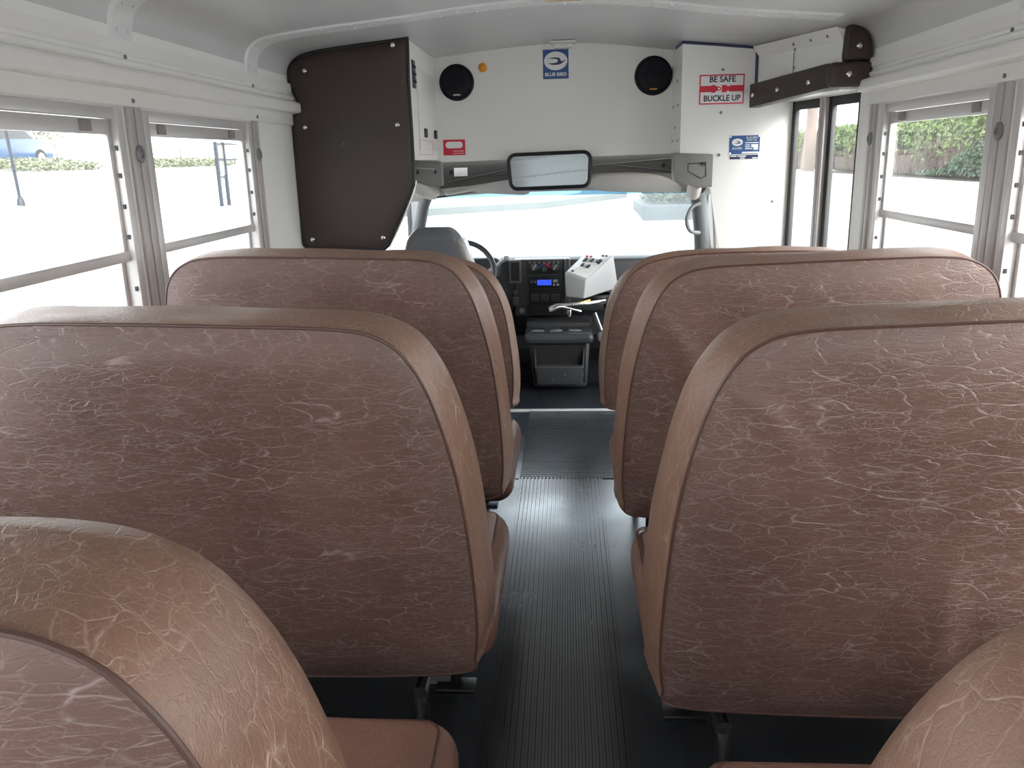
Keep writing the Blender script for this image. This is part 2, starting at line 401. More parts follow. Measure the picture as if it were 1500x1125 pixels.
# windows
def window(i, x, s, y0, y1):
    a = x - s*.004; b = x + s*.045
    g = G()
    g.box(a, b, y0-.006, y0+.028, SILL, HEAD); g.box(a, b, y1-.028, y1+.006, SILL, HEAD)
    g.box(a+s*.006, b, y0, y1, HEAD-.028, HEAD); g.box(a, b, y0, y1, SILL, SILL+.03)
    fr = struct('window_%d' % i, g, 'alu', bevel=.002)
    up = G(); ys0, ys1 = y0+.028, y1-.028; xa, xb = x + s*.016, x + s*.030
    up.box(xa, xb, ys0, ys1, HEAD-.068, HEAD-.03); up.box(xa-s*.004, xb, ys0, ys1, 1.055, 1.083)
    up.box(xa, xb, ys0, ys0+.018, 1.083, HEAD-.068); up.box(xa, xb, ys1-.018, ys1, 1.083, HEAD-.068)
    us = obj('upper_sash', up, 'alu', fr, bevel=.0015)
    obj('pane', G().box(x+s*.021, x+s*.025, ys0+.01, ys1-.01, 1.07, HEAD-.06), 'glass', us)
    lo = G(); xa, xb = x + s*.030, x + s*.044
    lo.box(xa, xb, ys0, ys0+.018, SILL+.03, 1.07); lo.box(xa, xb, ys1-.018, ys1, SILL+.03, 1.07); lo.box(xa, xb, ys0, ys1, SILL+.03, SILL+.055)
    ls = obj('lower_sash', lo, 'alu', fr, bevel=.0015)
    obj('pane', G().box(x+s*.035, x+s*.039, ys0+.01, ys1-.01, SILL+.04, 1.065), 'glass', ls)
    for yy in (y0+.13, y1-.15): obj('latch', G().box(x+s*.008, x+s*.018, yy-.022, yy+.022, HEAD-.062, HEAD-.034), plain('latch_plastic', (.27, .235, .22), .5), us, bevel=.002)
    for e, yy in ((1, y0+.030), (-1, y1-.030)):
        for zz in (.86, .98, 1.12, 1.20, 1.28, 1.35): obj('catch_stop', G().box(x+s*.003, x+s*.010, yy-.0025, yy+.0025, zz-.006, zz+.006), 'steel_black', fr)
for i, w in enumerate(LW): window(i+1, XL, -1, *w)
for i, w in enumerate(RWN): window(i+6, XR, 1, *w)
# aluminium post covers with a round rivet
def post(n, x, s, yc, w):
    g = G().box(x, x - s*.010, yc-w/2, yc-.003, SILL, HEAD+.01).box(x, x-s*.010, yc+.003, yc+w/2, SILL, HEAD+.01).box(x, x-s*.004, yc-.003, yc+.003, SILL, HEAD+.01)
    o = struct('trim_%d' % n, g, 'post', bevel=.002)
    obj('rivet_button', G().lathe([(.024,0),(.024,.003),(.016,.007),(.010,.006),(.008,.003),(0,.003)], (x-s*.010, yc, 1.335), (-s,0,0), 18), 'alu_dark', o)
k = 8
for yc in (2.275, 1.355): post(k, XL, -1, yc, .074); k += 1
for yc in (2.345, 1.425): post(k, XR, 1, yc, .074); k += 1
post(k, XL, -1, 3.185, .05); k += 1
post(k, XR, 1, 3.30, .06); k += 1
# rear wall with a window in it (behind the camera)
g = G(); g.box(XL, XR, YR-.04, YR, 0, .75); g.box(XL, -.85, YR-.04, YR, .75, 1.5); g.box(.85, XR, YR-.04, YR, .75, 1.5); g.box(-.1, .1, YR-.04, YR, .75, 1.5)
g.box(XL*1.02, XR*1.02, YR-.04, YR, 1.5, 1.88); struct('wall_back', g, 'white')
struct('window_11', G().box(-.85, .85, YR-.022, YR-.018, .75, 1.5), 'glass')

# ---- front bulkhead
top = [(x, arch_z(x)+.012) for x in [-.66 + 1.32*i/24 for i in range(25)]]
poly = [(XL, 1.62), (XL*.98, 1.73)] + [(-.9, 1.775)] + top + [(.9, 1.775), (XR*.98, 1.73), (XR, 1.62), (XR, 1.308), (at(988,224.5,YB).x, at(988,224.5,YB).z), (at(638,238,YB).x, at(638,238,YB).z), (XL, 1.28)]
struct('wall_front', G().prism([(p[0], YB, p[1]) for p in poly], (0, .03, 0)), 'white')
struct('wall_front_left', G().box(XL, -.97, YB, YB+.03, -.2, 1.278), 'white')
# right front panel, beside the entry door
FP = 4.05
xl_, xr_ = at(998, 150, FP).x, 1.022
topz = lambda x: arch_z(x)-.004
pl1, pl2 = at(1041, 277, FP), at(1054, 372, FP)
poly = [(xl_, topz(xl_)), ((xl_+.86)/2, (topz(xl_)+topz(.86))/2+.006), (.86, topz(.86)), (xr_, topz(xr_)), (xr_, -.3), (pl2.x+.02, -.3), (pl2.x, pl2.z), (pl1.x, pl1.z), (xl_, 1.20)]
struct('wall_front_right', G().prism([(p[0], FP, p[1]) for p in poly], (0, .025, 0)), 'white')
struct('wall_bulkhead_right', G().box(xl_, xl_+.02, FP+.025, YB, 1.30, 1.80), 'white')
g = G(); zt = lambda x: topz(x)
g.tube([(xl_-.004, FP+.2, topz(xl_)-.004), (xl_-.002, FP-.004, topz(xl_)-.004), ((xl_+.86)/2, FP-.002, (topz(xl_)+topz(.86))/2-.004), (.86, FP-.004, topz(.86)-.006), (.864, FP-.003, topz(.86)-.02), (.868, FP-.003, 1.50)], .006, 8)
struct('trim_20', g, 'bluedk')
pn = bpy.data.objects['wall_front_right']
for (px, py) in ((1059, 102), (1056, 165), (1053, 227), (1131, 295)): p = at(px, py, FP); obj('screw', G().disc((p.x, FP, p.z), (0,-1,0), .007, .003, 12), 'alu_dark', pn)
pb = bpy.data.objects['wall_bulkhead_right']
for (zz, yy) in ((1.63,4.2),(1.52,4.16),(1.52,4.33),(1.42,4.25),(1.36,4.16),(1.36,4.33)): obj('rivet', G().disc((xl_, yy, zz), (-1,0,0), .006, .003, 10), 'grey_block', pb)

# ---- entry door on the angled right front
DA, DB = Vector((1.145, 3.47, 0)), Vector((1.022, 4.05, 0)); DD = (DB-DA).normalized(); DN = Vector((-DD.y, DD.x, 0))
if DN.x > 0: DN = -DN
def dbox(g, a, b, z0, z1, d0, d1):   # along-door a..b, depth inward d0..d1
    vs = []
    for z in (z0, z1):
        for (t, d) in ((a,d0),(b,d0),(b,d1),(a,d1)): p = DA + DD*t + DN*d; vs.append((p.x, p.y, z))
    g.add(vs, [(0,1,2,3),(4,5,6,7),(0,1,5,4),(1,2,6,5),(2,3,7,6),(3,0,4,7)]); return g
DLEN = (DB-DA).length
g = G(); dbox(g, -.05, 0, -.3, 1.66, -.04, .0); dbox(g, DLEN-.002, DLEN+.005, -.3, 1.66, -.04, .0); dbox(g, -.05, DLEN+.005, 1.512, 1.66, -.04, 0)
dfr = struct('door_1', g, 'offwhite')
def leaf(a, b):
    g = G(); dbox(g, a, a+.030, -.28, 1.514, -.035, -.012); dbox(g, b-.030, b, -.28, 1.514, -.035, -.012); dbox(g, a, b, 1.475, 1.514, -.035, -.012); dbox(g, a, b, -.28, -.2, -.035, -.012)
    o = obj('door_leaf', g, 'rubber', dfr, bevel=.003)
    obj('pane', dbox(G(), a+.02, b-.02, -.2, 1.49, -.026, -.022), 'doorglass', o); return o
leaf(.004, DLEN*.44); leaf(DLEN*.53, DLEN-.006)
obj('centre_post', dbox(dbox(G(), DLEN*.44+.004, DLEN*.485-.003, -.28, 1.514, -.03, .004), DLEN*.485+.003, DLEN*.53-.004, -.28, 1.514, -.03, .004), 'post', dfr, bevel=.003)
# white filler wall between last right window and door
struct('wall_door_side', G().box(XR, XR+.035, 3.42, 3.47, 0, 1.66), 'offwhite')

# header box above the door (diagonal face, top flange) and its brown pads
hb = thing('door_header_box', (.95, 3.4, 1.5), 'white metal header cover above the entry door with screws', 'cover')
A0, A1 = Vector((1.036, 3.385, 0)), Vector((.872, 4.035, 0))
zt0, zt1 = arch_z(1.02)-.004, arch_z(.872)-.006
zb = 1.517
g = G().add([(A0.x, A0.y, zb), (A1.x, A1.y, zb), (A1.x, A1.y, zt1-.045), (A0.x, A0.y, zt0-.05), (A0.x-.028, A0.y, zt0-.004), (A1.x-.03, A1.y, zt1),
             (XR-.005, A0.y, zb), (XR-.005, A1.y, zb), (XR-.02, A0.y, 1.67), (XR-.04, A0.y, 1.71)],
             [(0,1,2,3), (3,2,5,4), (0,6,8,9,3), (0,1,7,6), (3,4,9)])
obj('cover_panel', g, 'white', hb, auto=20)
for t, zz in ((.12, None), (.3, None), (.5, None), (.52, 1.70), (.52, 1.63)):
    p = A0.lerp(A1, t); z_ = zz if zz else zt0 + (zt1-zt0)*t - .028
    obj('screw', G().disc((p.x-(.002 if zz else .016), p.y, z_), (-1,-.18, -.0 if zz else -.8), .006, .003, 10), 'alu_dark', hb)
dv = (A1-A0).normalized(); nv = Vector((-dv.y, dv.x, 0)); nv = nv if nv.x < 0 else -nv
obj('panel_seam', G().prism([tuple(A0.lerp(A1, .53) + nv*.0015 + Vector((0,0,z))) for z in (1.56, zt0-.05)] + [tuple(A0.lerp(A1, .535) + nv*.0015 + Vector((0,0,z))) for z in (zt0-.05, 1.56)], tuple(nv*.001)), 'alu_dark', hb)
def bar_pad(name, a, b, z0a, z1a, z0b, z1b, th, lab):
    t = thing(name, (a.x, a.y, z0a), lab, 'pad'); d = (b-a).normalized(); n = Vector((-d.y, d.x, 0)); n = n if n.y*1 + n.x < 0 else -n
    g = G(); ln = (b-a).length
    def fn(q):
        u = q.x/ln; z = (z0a + (z0b-z0a)*u) + q.z*((z1a-z0a) + ((z1b-z0b)-(z1a-z0a))*u)
        p = a + d*q.x + n*q.y; return Vector((p.x, p.y, z))
    g.rcube(0, ln, .002, th, 0, 1, .018, 10, fn=fn); return t, g, d, n
ta, g, d, n = bar_pad('header_pad', A0 + Vector((.0, -.0, 0)), A1 + Vector((.0, -.045, 0)), 1.522, 1.612, 1.488, 1.588, .055, 'long brown padded bar above the entry door with silver buttons')  # padded bar of the door header
obj('padding', g, 'pad', ta)
obj('end_padding', G().rcube(A0.x-.052, XR-.006, 3.335, 3.384, 1.522, 1.612, .018, 10), 'pad', ta)
obj('button', G().lathe([(.011,0),(.010,.004),(.005,.007),(0,.008)], (1.05, 3.334, 1.568), (0,-1,0), 16), 'chrome', ta)
for u in (.04, .36, .72): p = A1.lerp(A0, u+.09) + n*(.0545 + .011*(1-u)); obj('button', G().lathe([(.011,0),(.010,.004),(.005,.007),(0,.008)], (p.x, p.y, 1.54+.02*u), tuple(n), 16), 'chrome', ta)
# end cap pads facing the rear
te = thing('end_pad', (1.0, 3.37, 1.52), 'brown padded end cap facing rearward beside right window, rounded to the ceiling', 'pad')
cap = [(1.038,1.618),(1.09,1.616),(1.136,1.618),(1.136,1.655),(1.128,1.690),(1.105,1.722),(1.075,1.738),(1.050,1.740),(1.040,1.725),(1.036,1.67)]
def pad_mesh(poly, y, th, dim=.0):
    pts = catmull(poly, 5, True); cx = sum(p[0] for p in pts)/len(pts); cz = sum(p[1] for p in pts)/len(pts); g = G(); vs = []; n = len(pts)
    rings = [(1.0, 0), (1.0, -th*.45), (.985, -th*.75), (.955, -th*.95), (.90, -th*1.05), (.75, -th*1.12), (.5, -th*1.15), (.25, -th*1.16), (.02, -th*1.16)]
    for s_, dy in rings: vs += [(cx+(p[0]-cx)*s_, y+dy, cz+(p[1]-cz)*s_) for p in pts]
    fs = [(j*n+i, j*n+(i+1)%n, (j+1)*n+(i+1)%n, (j+1)*n+i) for j in range(len(rings)-1) for i in range(n)]
    g.add(vs, fs, True); return g, pts
g, pts = pad_mesh([p for p in cap], 3.380, .030); obj('padding', g, 'pad', te)
for (x, z) in ((1.083, 1.665),): obj('button', G().lathe([(.011,0),(.010,.004),(.005,.007),(0,.008)], (x, 3.343, z), (0,-1,0), 16), 'chrome', te)

# ---- left cabinet above driver and big brown pad
PYP = 3.66
cab = thing('driver_cabinet', (-.9, 3.9, .95), 'white overhead cabinet behind the driver with latched side door, left of bulkhead', 'cabinet')
CX = -.652
g = G().box(XL+.002, CX, PYP+.03, YB-.002, 1.30, 1.60)
pp = [(CX, 1.6), (CX, arch_z(CX)-.002), (-.8, arch_z(-.8)-.002), (-.95, arch_z(-.95)-.002), (-1.1, arch_z(-1.1)-.003), (-1.15, 1.66), (-1.15, 1.6)]
g.prism([(p[0], PYP+.03, p[1]) for p in pp], (0, YB-.002-PYP-.03, 0))
obj('cabinet_body', g, 'white', cab)
padpx = [(592,47),(560,49),(515,56),(470,70),(440,86),(426,101),(424,116),(430,130),(438,146),(439,158),(429,167),(429,182),(434,240),(440,310),(445,350),(452,362),(470,364),(520,364),(556,364),(568,360),(580,335),(594,303),(604,277),(607,262),(604,200),(599,120),(597,60)]
padp = [(at(a, b2, PYP).x, min(at(a, b2, PYP).z, arch_z(at(a, b2, PYP).x)-.006)) for a, b2 in padpx]
lowp = [(p[0]+.006, p[1]-.008) for p in padp if p[1] < 1.32]
obj('backing_panel', G().prism([(p[0], PYP+.004, p[1]) for p in lowp], (0, .025, 0)), 'white', cab)
obj('cabinet_door', G().box(CX, CX+.006, 3.84, 4.33, 1.345, 1.69), 'offwhite', cab, bevel=.002)
obj('air_vent', G().box(CX, CX+.006, 3.735, 3.80, 1.60, 1.715), 'dash', cab, bevel=.003)
for z in (1.63, 1.66, 1.69): obj('vent_slat', G().box(CX+.006, CX+.009, 3.74, 3.795, z-.006, z+.004), 'recess', cab)
for y, z0, z1 in ((3.97, 1.40, 1.44), (4.27, 1.40, 1.44)): obj('latch', G().box(CX+.006, CX+.016, y-.025, y+.025, z0, z1), 'dash', cab, bevel=.003)
g = G()
for (a0, a1, c0, c1) in ((3.80,4.18,1.385,1.388),(3.80,4.18,1.322,1.325),(3.80,3.805,1.322,1.388),(4.175,4.18,1.322,1.388)): g.box(CX+.0062, CX+.007, a0, a1, c0, c1)
obj('sticker_outline', g, plain('faded_red_print', (.62, .42, .40), .5), cab)
pad = thing('partition_pad', (-.9, PYP, .95), 'large dark brown padded panel with black piping behind the driver', 'pad')
g, pts = pad_mesh(padp, PYP, .032); obj('padding', g, 'pad', pad)
obj('piping', G().tube([(p[0], PYP-.016, p[1]) for p in pts], .0085, 8, True), 'blackpipe', pad)
for (px, py) in ((575,66),(446,104),(447,187),(582,183),(458,351),(561,348)):
    p = at(px, py, PYP-.036); obj('button', G().lathe([(.011,0),(.010,.004),(.006,.007),(0,.008)], (p.x, PYP-.036, p.z), (0,-1,0), 16), 'chrome', pad)

# ---- bulkhead fittings
def on_front(px, py): return at(px, py, YB)
def speaker(px, py, r, lab, x):
    c = on_front(px, py); t = thing('round_speaker', (c.x, YB, c.z), lab, 'speaker', 'round speakers on the bulkhead')
    obj('surround', G().lathe([(r,0),(r,.006),(r*.97,.014),(r*.88,.018),(r*.84,.012)], (c.x, YB, c.z), (0,-1,0), 40), 'speaker', t)
    obj('grille', G().lathe([(r*.85,.011),(r*.6,.016),(r*.42,.018),(r*.40,.012),(r*.2,.014),(0,.02)], (c.x, YB, c.z), (0,-1,0), 40), 'speaker', t)
    obj('badge', G().box(c.x-.018, c.x+.018, YB-.020, YB-.017, c.z-r*.72, c.z-r*.64), 'amber' if x else 'alu', t)
speaker(669, 121, .088, 'round black speaker left of the blue emblem, beside cabinet', 0)
speaker(957, 111, .093, 'round black speaker with small yellow badge beside right panel', 1)
c = on_front(707, 99); tag(obj('amber_indicator', G().lathe([(.022,0),(.021,.008),(.014,.014),(0,.017)], (c.x, YB, c.z), (0,-1,0), 20), 'amber'), 'small round amber lamp beside the left speaker', 'lamp')
def quad_on(y, p, px0, py0, px1, py1, d=.002): 
    a, b2 = at(px0, py0, y), at(px1, py1, y); return a, b2
def ellipse(cx, cz, rx, rz, y, n=36): return [(cx+rx*math.cos(2*PI*i/n), y, cz+rz*math.sin(2*PI*i/n)) for i in range(n)]
def bird(cx, cz, w, y):
    P = [(-.34,.13),(-.05,.17),(.16,.15),(.21,.05),(.24,-.03),(.44,.06),(.27,-.12),(.14,-.18),(-.12,-.19),(-.36,-.12),(-.10,-.10),(.06,-.08),(.10,.04),(.02,.09)]
    return [(cx + a*w, y, cz + b2*w*.85) for a, b2 in P]
a, b2 = quad_on(YB, 0, 795, 73, 833, 115)
t = thing('emblem_sign', ((a.x+b2.x)/2, YB, b2.z), 'square blue sign with white oval bird emblem high on bulkhead', 'sign')
cx_, w_ = (a.x+b2.x)/2, b2.x-a.x; hgt = a.z-b2.z
obj('sign_plate', G().box(a.x, b2.x, YB-.002, YB, b2.z, a.z), 'blue', t)
ez = a.z - hgt*.39
obj('oval', G().prism(ellipse(cx_, ez, w_*.455, hgt*.315, YB-.0025), (0, .0008, 0)), 'paper', t)
obj('bird_emblem', G().prism(bird(cx_, ez, w_*.9, YB-.0034), (0, .001, 0)), 'bluedk', t)
text('BLUE BIRD', .022, (cx_, YB-.003, b2.z+hgt*.15), (1,0,0), (0,0,1), 'paper', 'lettering', t, width=w_*.84, bold=.0006)
# red framed sticker
a, b2 = quad_on(YB, 0, 649, 205, 682, 227)
g = G(); x0, x1, z0, z1 = a.x, b2.x, b2.z, a.z
t = thing('red_sticker', ((x0+x1)/2, YB, z0), 'red rectangular sticker with a white rounded slot, low on bulkhead', 'sticker')
obj('sticker_face', G().box(x0, x1, YB-.002, YB, z0, z1), 'red', t)
def rr0(w, h, rd, n=6):
    return [(cs*(w-rd)+rd*math.cos(math.radians(a0+90*i/n)), cz*(h-rd)+rd*math.sin(math.radians(a0+90*i/n))) for cs, cz, a0 in ((1,1,0),(-1,1,90),(-1,-1,180),(1,-1,270)) for i in range(n+1)]
obj('white_slot', G().prism([((x0+x1)/2+a_, YB-.0028, z0+(z1-z0)*.66+b_) for a_, b_ in rr0((x1-x0)*.39, (z1-z0)*.21, (z1-z0)*.205)], (0,.001,0)), 'paper', t)
for kk in range(2): obj('printed_line', G().box(x0+.05, x1-.006, YB-.0026, YB-.0018, z0+.008+.011*kk, z0+.0105+.011*kk), 'paper', t)
# buckle up sign
YF = FP
a, b2 = at(1025, 110, YF), at(1089, 151.5, YF); x0, x1, z0, z1 = a.x, b2.x, b2.z, a.z; sw, sh = x1-x0, z1-z0
t = thing('safety_sign', ((x0+x1)/2, YF, z0), 'white sign with red border reading BE SAFE BUCKLE UP', 'sign')
obj('sign_plate', G().rcube(x0, x1, YF-.002, YF-.0002, z0, z1, .008, 6), 'red', t)
bw = .0055
obj('white_field', G().box(x0+bw, x1-bw, YF-.0027, YF-.0015, z0+bw, z1-bw), 'paper', t)
mz = z0 + sh*.52; bh = sh*.105
def pol(pts, name, mt='red'): obj(name, G().prism([(x0+sw*u, YF-.0036, mz+sh*v) for u, v in pts], (0, .001, 0)), mt, t)
pol([(.02,.105),(.26,.105),(.28,.13),(.35,.13),(.36,.10),(.40,.07),(.40,-.07),(.36,-.10),(.35,-.13),(.28,-.13),(.26,-.105),(.02,-.105)], 'belt_tongue')
obj('tongue_ring', G().tube([(x0+sw*.435+.0075*math.cos(i/12*2*PI), YF-.004, mz+.0075*math.sin(i/12*2*PI)) for i in range(12)], .0022, 6, True), 'red', t)
pol([(.50,.12),(.61,.12),(.61,.09),(.64,.06),(.68,.105),(.98,.105),(.98,-.105),(.68,-.105),(.64,-.06),(.61,-.09),(.61,-.12),(.50,-.12)], 'belt_buckle')
text('BE SAFE', .036, (x0+sw*.51, YF-.003, z0+sh*.83), (1,0,0), (0,0,1), 'ink', 'lettering', t, width=sw*.58, bold=.0008)
text('BUCKLE UP', .036, (x0+sw*.51, YF-.003, z0+sh*.19), (1,0,0), (0,0,1), 'ink', 'lettering', t, width=sw*.82, bold=.0008)
# blue body plate
a, b2 = at(1069, 199, YF), at(1112, 225, YF); x0, x1, z0, z1 = a.x, b2.x, b2.z, a.z; sw, sh = x1-x0, z1-z0
t = thing('maker_plate', ((x0+x1)/2, YF, z0), 'small blue data plate with white oval below the safety sign', 'plate')
obj('plate_face', G().box(x0, x1, YF-.002, YF, z0, z1), 'blue', t)
obj('oval', G().prism(ellipse(x0+sw*.26, z0+sh*.64, sw*.18, sh*.20, YF-.0027), (0,.001,0)), 'paper', t)
obj('bird_emblem', G().prism(bird(x0+sw*.26, z0+sh*.64, sw*.33, YF-.0034), (0,.001,0)), 'bluedk', t)
text('BLUE BIRD', .014, (x0+sw*.26, YF-.003, z0+sh*.31), (1,0,0), (0,0,1), 'paper', 'lettering', t, width=sw*.32)
text('BLUE BIRD', .012, (x0+sw*.74, YF-.003, z0+sh*.88), (1,0,0), (0,0,1), 'paper', 'lettering', t, width=sw*.38)
text('BODY CO.', .012, (x0+sw*.74, YF-.003, z0+sh*.75), (1,0,0), (0,0,1), 'paper', 'lettering', t, width=sw*.32)
for kk, (u0, u1, v) in enumerate(((.52,.96,.58),(.52,.68,.46),(.52,.68,.36),(.52,.76,.26))): obj('printed_line', G().box(x0+sw*u0, x0+sw*u1, YF-.0026, YF-.0018, z0+sh*v, z0+sh*(v+.05)), 'paper', t)
obj('white_field', G().box(x0+sw*.72, x0+sw*.95, YF-.0026, YF-.0018, z0+sh*.36, z0+sh*.52), 'paper', t)
obj('white_field', G().box(x0+sw*.80, x0+sw*.95, YF-.0026, YF-.0018, z0+sh*.22, z0+sh*.36), 'paper', t)
obj('white_field', G().box(x0+sw*.42, x0+sw*.96, YF-.0026, YF-.0018, z0+sh*.03, z0+sh*.12), 'paper', t)
for u in (.03, .97):
    for v in (.05, .95): obj('rivet', G().disc((x0+sw*u, YF-.002, z0+sh*v), (0,-1,0), .004, .002, 10), 'chrome', t)
a, b2 = at(1069, 227.5, YF), at(1110, 232.5, YF); x0, x1, z0, z1 = a.x, b2.x, b2.z, a.z; sw, sh = x1-x0, z1-z0
t = thing('label_strip', ((x0+x1)/2, YF, z0), 'thin black and white label strip just under blue plate', 'label')
obj('strip_face', G().box(x0, x1, YF-.002, YF, z0, z1), 'bluedk', t)
for (u0, u1, v) in ((.28,.57,.6),(.37,.53,.12),(.80,.98,.12),(.03,.24,.62)): obj('white_field', G().box(x0+sw*u0, x0+sw*u1, YF-.0026, YF-.0018, z0+sh*v, z0+sh*(v+.26)), 'paper', t)
# ceiling lamps
t = thing('dome_lamp', (-.01, 4.27, arch_z(0)-.03), 'small clear ceiling lamp above the blue emblem sign', 'lamp')
obj('lamp_base', G().rcube(-.07, .055, 4.25, 4.33, arch_z(0)-.014, arch_z(0)-.002, .006, 6), 'lens', t)
obj('lens', G().rcube(-.055, .04, 4.255, 4.325, arch_z(0)-.034, arch_z(0)-.013, .01, 6), 'lens', t)
for x in (-.02, .005): obj('bulb', G().disc((x, 4.252, arch_z(0)-.024), (0,-1,0), .006, .004, 10), 'chrome', t)
t = thing('ceiling_lamp', (-.005, 3.14, arch_z(0)-.03), 'warm yellow ceiling lamp at the top edge, centre of roof', 'lamp')
obj('lamp_base', G().rcube(-.08, .08, 2.95, 3.085, arch_z(0)-.012, arch_z(0)-.002, .006, 6), 'alu', t)
obj('lens', G().rcube(-.065, .065, 2.96, 3.075, arch_z(0)-.030, arch_z(0)-.012, .012, 6), 'warm_lens', t)

# ------------------------------------------------------------------ cab
struct('floor_cab', G().box(-.98, .95, 4.20, 5.75, -.06, -.004), 'cabfloor')
# gray header channel below the bulkhead
YH = 4.47
hp = thing('overhead_channel', (0, YH, 1.17), 'dark grey plastic header panel below the white bulkhead, with corner blocks', 'panel')
bot = [(645,277),(690,272),(740,264),(790,258),(860,254),(930,252),(985,254),(1004,262)]
poly = [(at(638,240,YH).x, YH, 1.300)] + [tuple(at(a, b_, YH)) for a, b_ in bot] + [(at(1004,224,YH).x, YH, 1.315)]
obj('cross_panel', G().prism(poly, (0, .02, 0)), 'grey_trim', hp)
for (q0, q1) in (((700,258),(985,232)), ((640,270),(760,246)), ((880,240),(985,250))):
    p, q = at(*q0, YH), at(*q1, YH); obj('moulded_rib', G().tube([(p.x, YH-.001, p.z), (q.x, YH-.001, q.z)], .004, 6), 'grey_trim', hp)
yk = 4.03
poly = [tuple(at(a, b_, yk)) for a, b_ in ((988,224),(1045,226),(1043,274),(1020,276),(1005,268),(988,266))]
obj('corner_block', G().prism(poly, (0, .10, 0)), 'grey_block', hp, bevel=.004)
pk = [tuple(at(a, b_, yk)) for a, b_ in ((1008,240),(1034,238),(1034,258),(1026,261),(1008,251))]
obj('pocket_outline', G().tube([(p[0], yk-.001, p[2]) for p in pk], .003, 6, True), 'grey_trim', hp)
p = at(1030, 240, yk); obj('knob', G().disc((p.x, yk, p.z), (0,-1,0), .009, .008, 12), 'dash', hp)
side = [(at(988,224,yk).x, yk+.1), (at(1004,224,YH).x-.0, YH)]
obj('channel_side', G().add([(side[0][0], side[0][1], 1.295), (side[1][0], side[1][1], 1.297), (side[1][0], side[1][1], 1.175), (side[0][0], side[0][1], 1.175)], [(0,1,2,3)]), 'grey_trim', hp)
yk2 = 4.36
poly = [tuple(at(a, b_, yk2)) for a, b_ in ((590,237),(646,237),(648,272),(632,274),(615,269),(598,265),(588,262))]
obj('corner_block', G().prism(poly, (0, .06, 0)), 'grey_block', hp, bevel=.004)
p, q = at(610,246,yk2), at(637,248,yk2); obj('moulded_rib', G().tube([(p.x, yk2-.001, p.z), (q.x, yk2-.001, q.z)], .003, 6), 'visor', hp)
for pxp in (612, 638): p = at(pxp, 252, yk2); obj('clip', G().box(p.x-.006, p.x+.006, yk2-.005, yk2, p.z-.009, p.z+.009), 'dash', hp)
for pxp, pyp in ((661,252),(972,242)): p = at(pxp, pyp, YH); obj('screw', G().disc((p.x, YH, p.z), (0,-1,0), .010, .004, 12), 'recess', hp)
p, q = at(665,246,YH-.001), at(685,258,YH-.001); tag(obj('paper_label', G().box(p.x, q.x, YH-.003, YH-.0005, q.z, p.z), 'paper'), 'small white paper label on grey header left of mirror', 'label')
# headliner from header to windshield top
WT, WTZ, WBY, WBZ = 5.18, 1.085, 5.68, .66
g = G(); n = 12; vs = []
for i in range(n+1):
    x = -.98 + 1.93*i/n; e = abs(i/n*2-1)**3*.05; vs += [(x, YH+.02, 1.30), (x, 4.9, 1.21-e*.4), (x, WT, WTZ+.012-e)]
g.add(vs, [(3*i+j, 3*i+j+1, 3*i+3+j+1, 3*i+3+j) for i in range(n) for j in range(2)], True)
struct('ceiling_cab', g, 'headliner')
# windshield
g = G(); vs = []; n = 10
for i in range(n+1):
    u = i/n*2-1; x = -.02 + u; bow_ = .12*(1-u*u)
    vs += [(-.015+u*.83, WT+bow_, WTZ+.02), (-.015+u*.95, WBY+bow_, WBZ-.02)]
g.add(vs, [(2*i, 2*i+1, 2*i+3, 2*i+2) for i in range(n)], True)
struct('window_12', g, 'windshield')
g = G(); vs = []
for i in range(n+1):
    u = i/n*2-1; bow_ = .12*(1-u*u) - .006
    for f_ in (0, .085): vs += [(-.015+u*(.83+.12*f_), WT+bow_+(WBY-WT)*f_, WTZ+.02+(WBZ-WTZ-.04)*f_)]
g.add(vs, [(2*i, 2*i+1, 2*i+3, 2*i+2) for i in range(n)], True)
tm = bpy.data.materials.new('blue_sun_band'); tm.use_nodes = True; tn = tm.node_tree; tn.nodes.clear()
to = N(tn, 'ShaderNodeOutputMaterial'); tb = N(tn, 'ShaderNodeBsdfTransparent'); tb.inputs[0].default_value = (.25, .48, .66, 1); L(tn, tb.outputs[0], to.inputs[0])
obj('tint_band', g, tm, bpy.data.objects['window_12'])
# A pillars and cab sides
def apillar(name, pts, w, mat):
    g = G(); g.tube([tuple(p) for p in pts], w, 10); return struct(name, g, mat)
lp = [at(628, 276, 5.12), at(620, 300, 5.22), at(614, 330, 5.35), at(606, 378, 5.5), at(603, 400, 5.55)]
apillar('trim_21', lp, [.045, .04, .045, .05, .05], 'pillar')
rp = [at(1021, 276, 5.10), at(1024, 300, 5.2), at(1027, 330, 5.32), at(1030, 375, 5.46), at(1031, 400, 5.5)]
apillar('trim_22', rp, [.052, .05, .05, .055, .06], 'pillar')
p = [at(598, 262, 4.5), at(615, 275, 4.75), at(634, 282, 5.1)]; apillar('trim_23', p, [.05, .05, .045], 'tan')
p = [at(1018, 268, 4.3), at(1017, 276, 4.7), at(1016, 283, 5.05)]; apillar('trim_24', p, [.035, .04, .04], 'tan')
p = [at(1046, 270, 4.5), at(1050, 320, 4.5), at(1052, 380, 4.5), at(1054, 460, 4.5)]; apillar('trim_25', p, .022, 'tan')
gl = at(1018,306,5.05)
t = thing('grab_handle', tuple(at(1018,335,5.05)), 'grey curved grab handle on the right windshield pillar', 'handle')
obj('handle_bar', G().tube(catmull([tuple(at(1026,297,5.10)), tuple(at(1013,304,5.06)), tuple(at(1006,322,5.05)), tuple(at(1011,338,5.06)), tuple(at(1024,341,5.12))], 5), .012, 8), 'pillar', t)
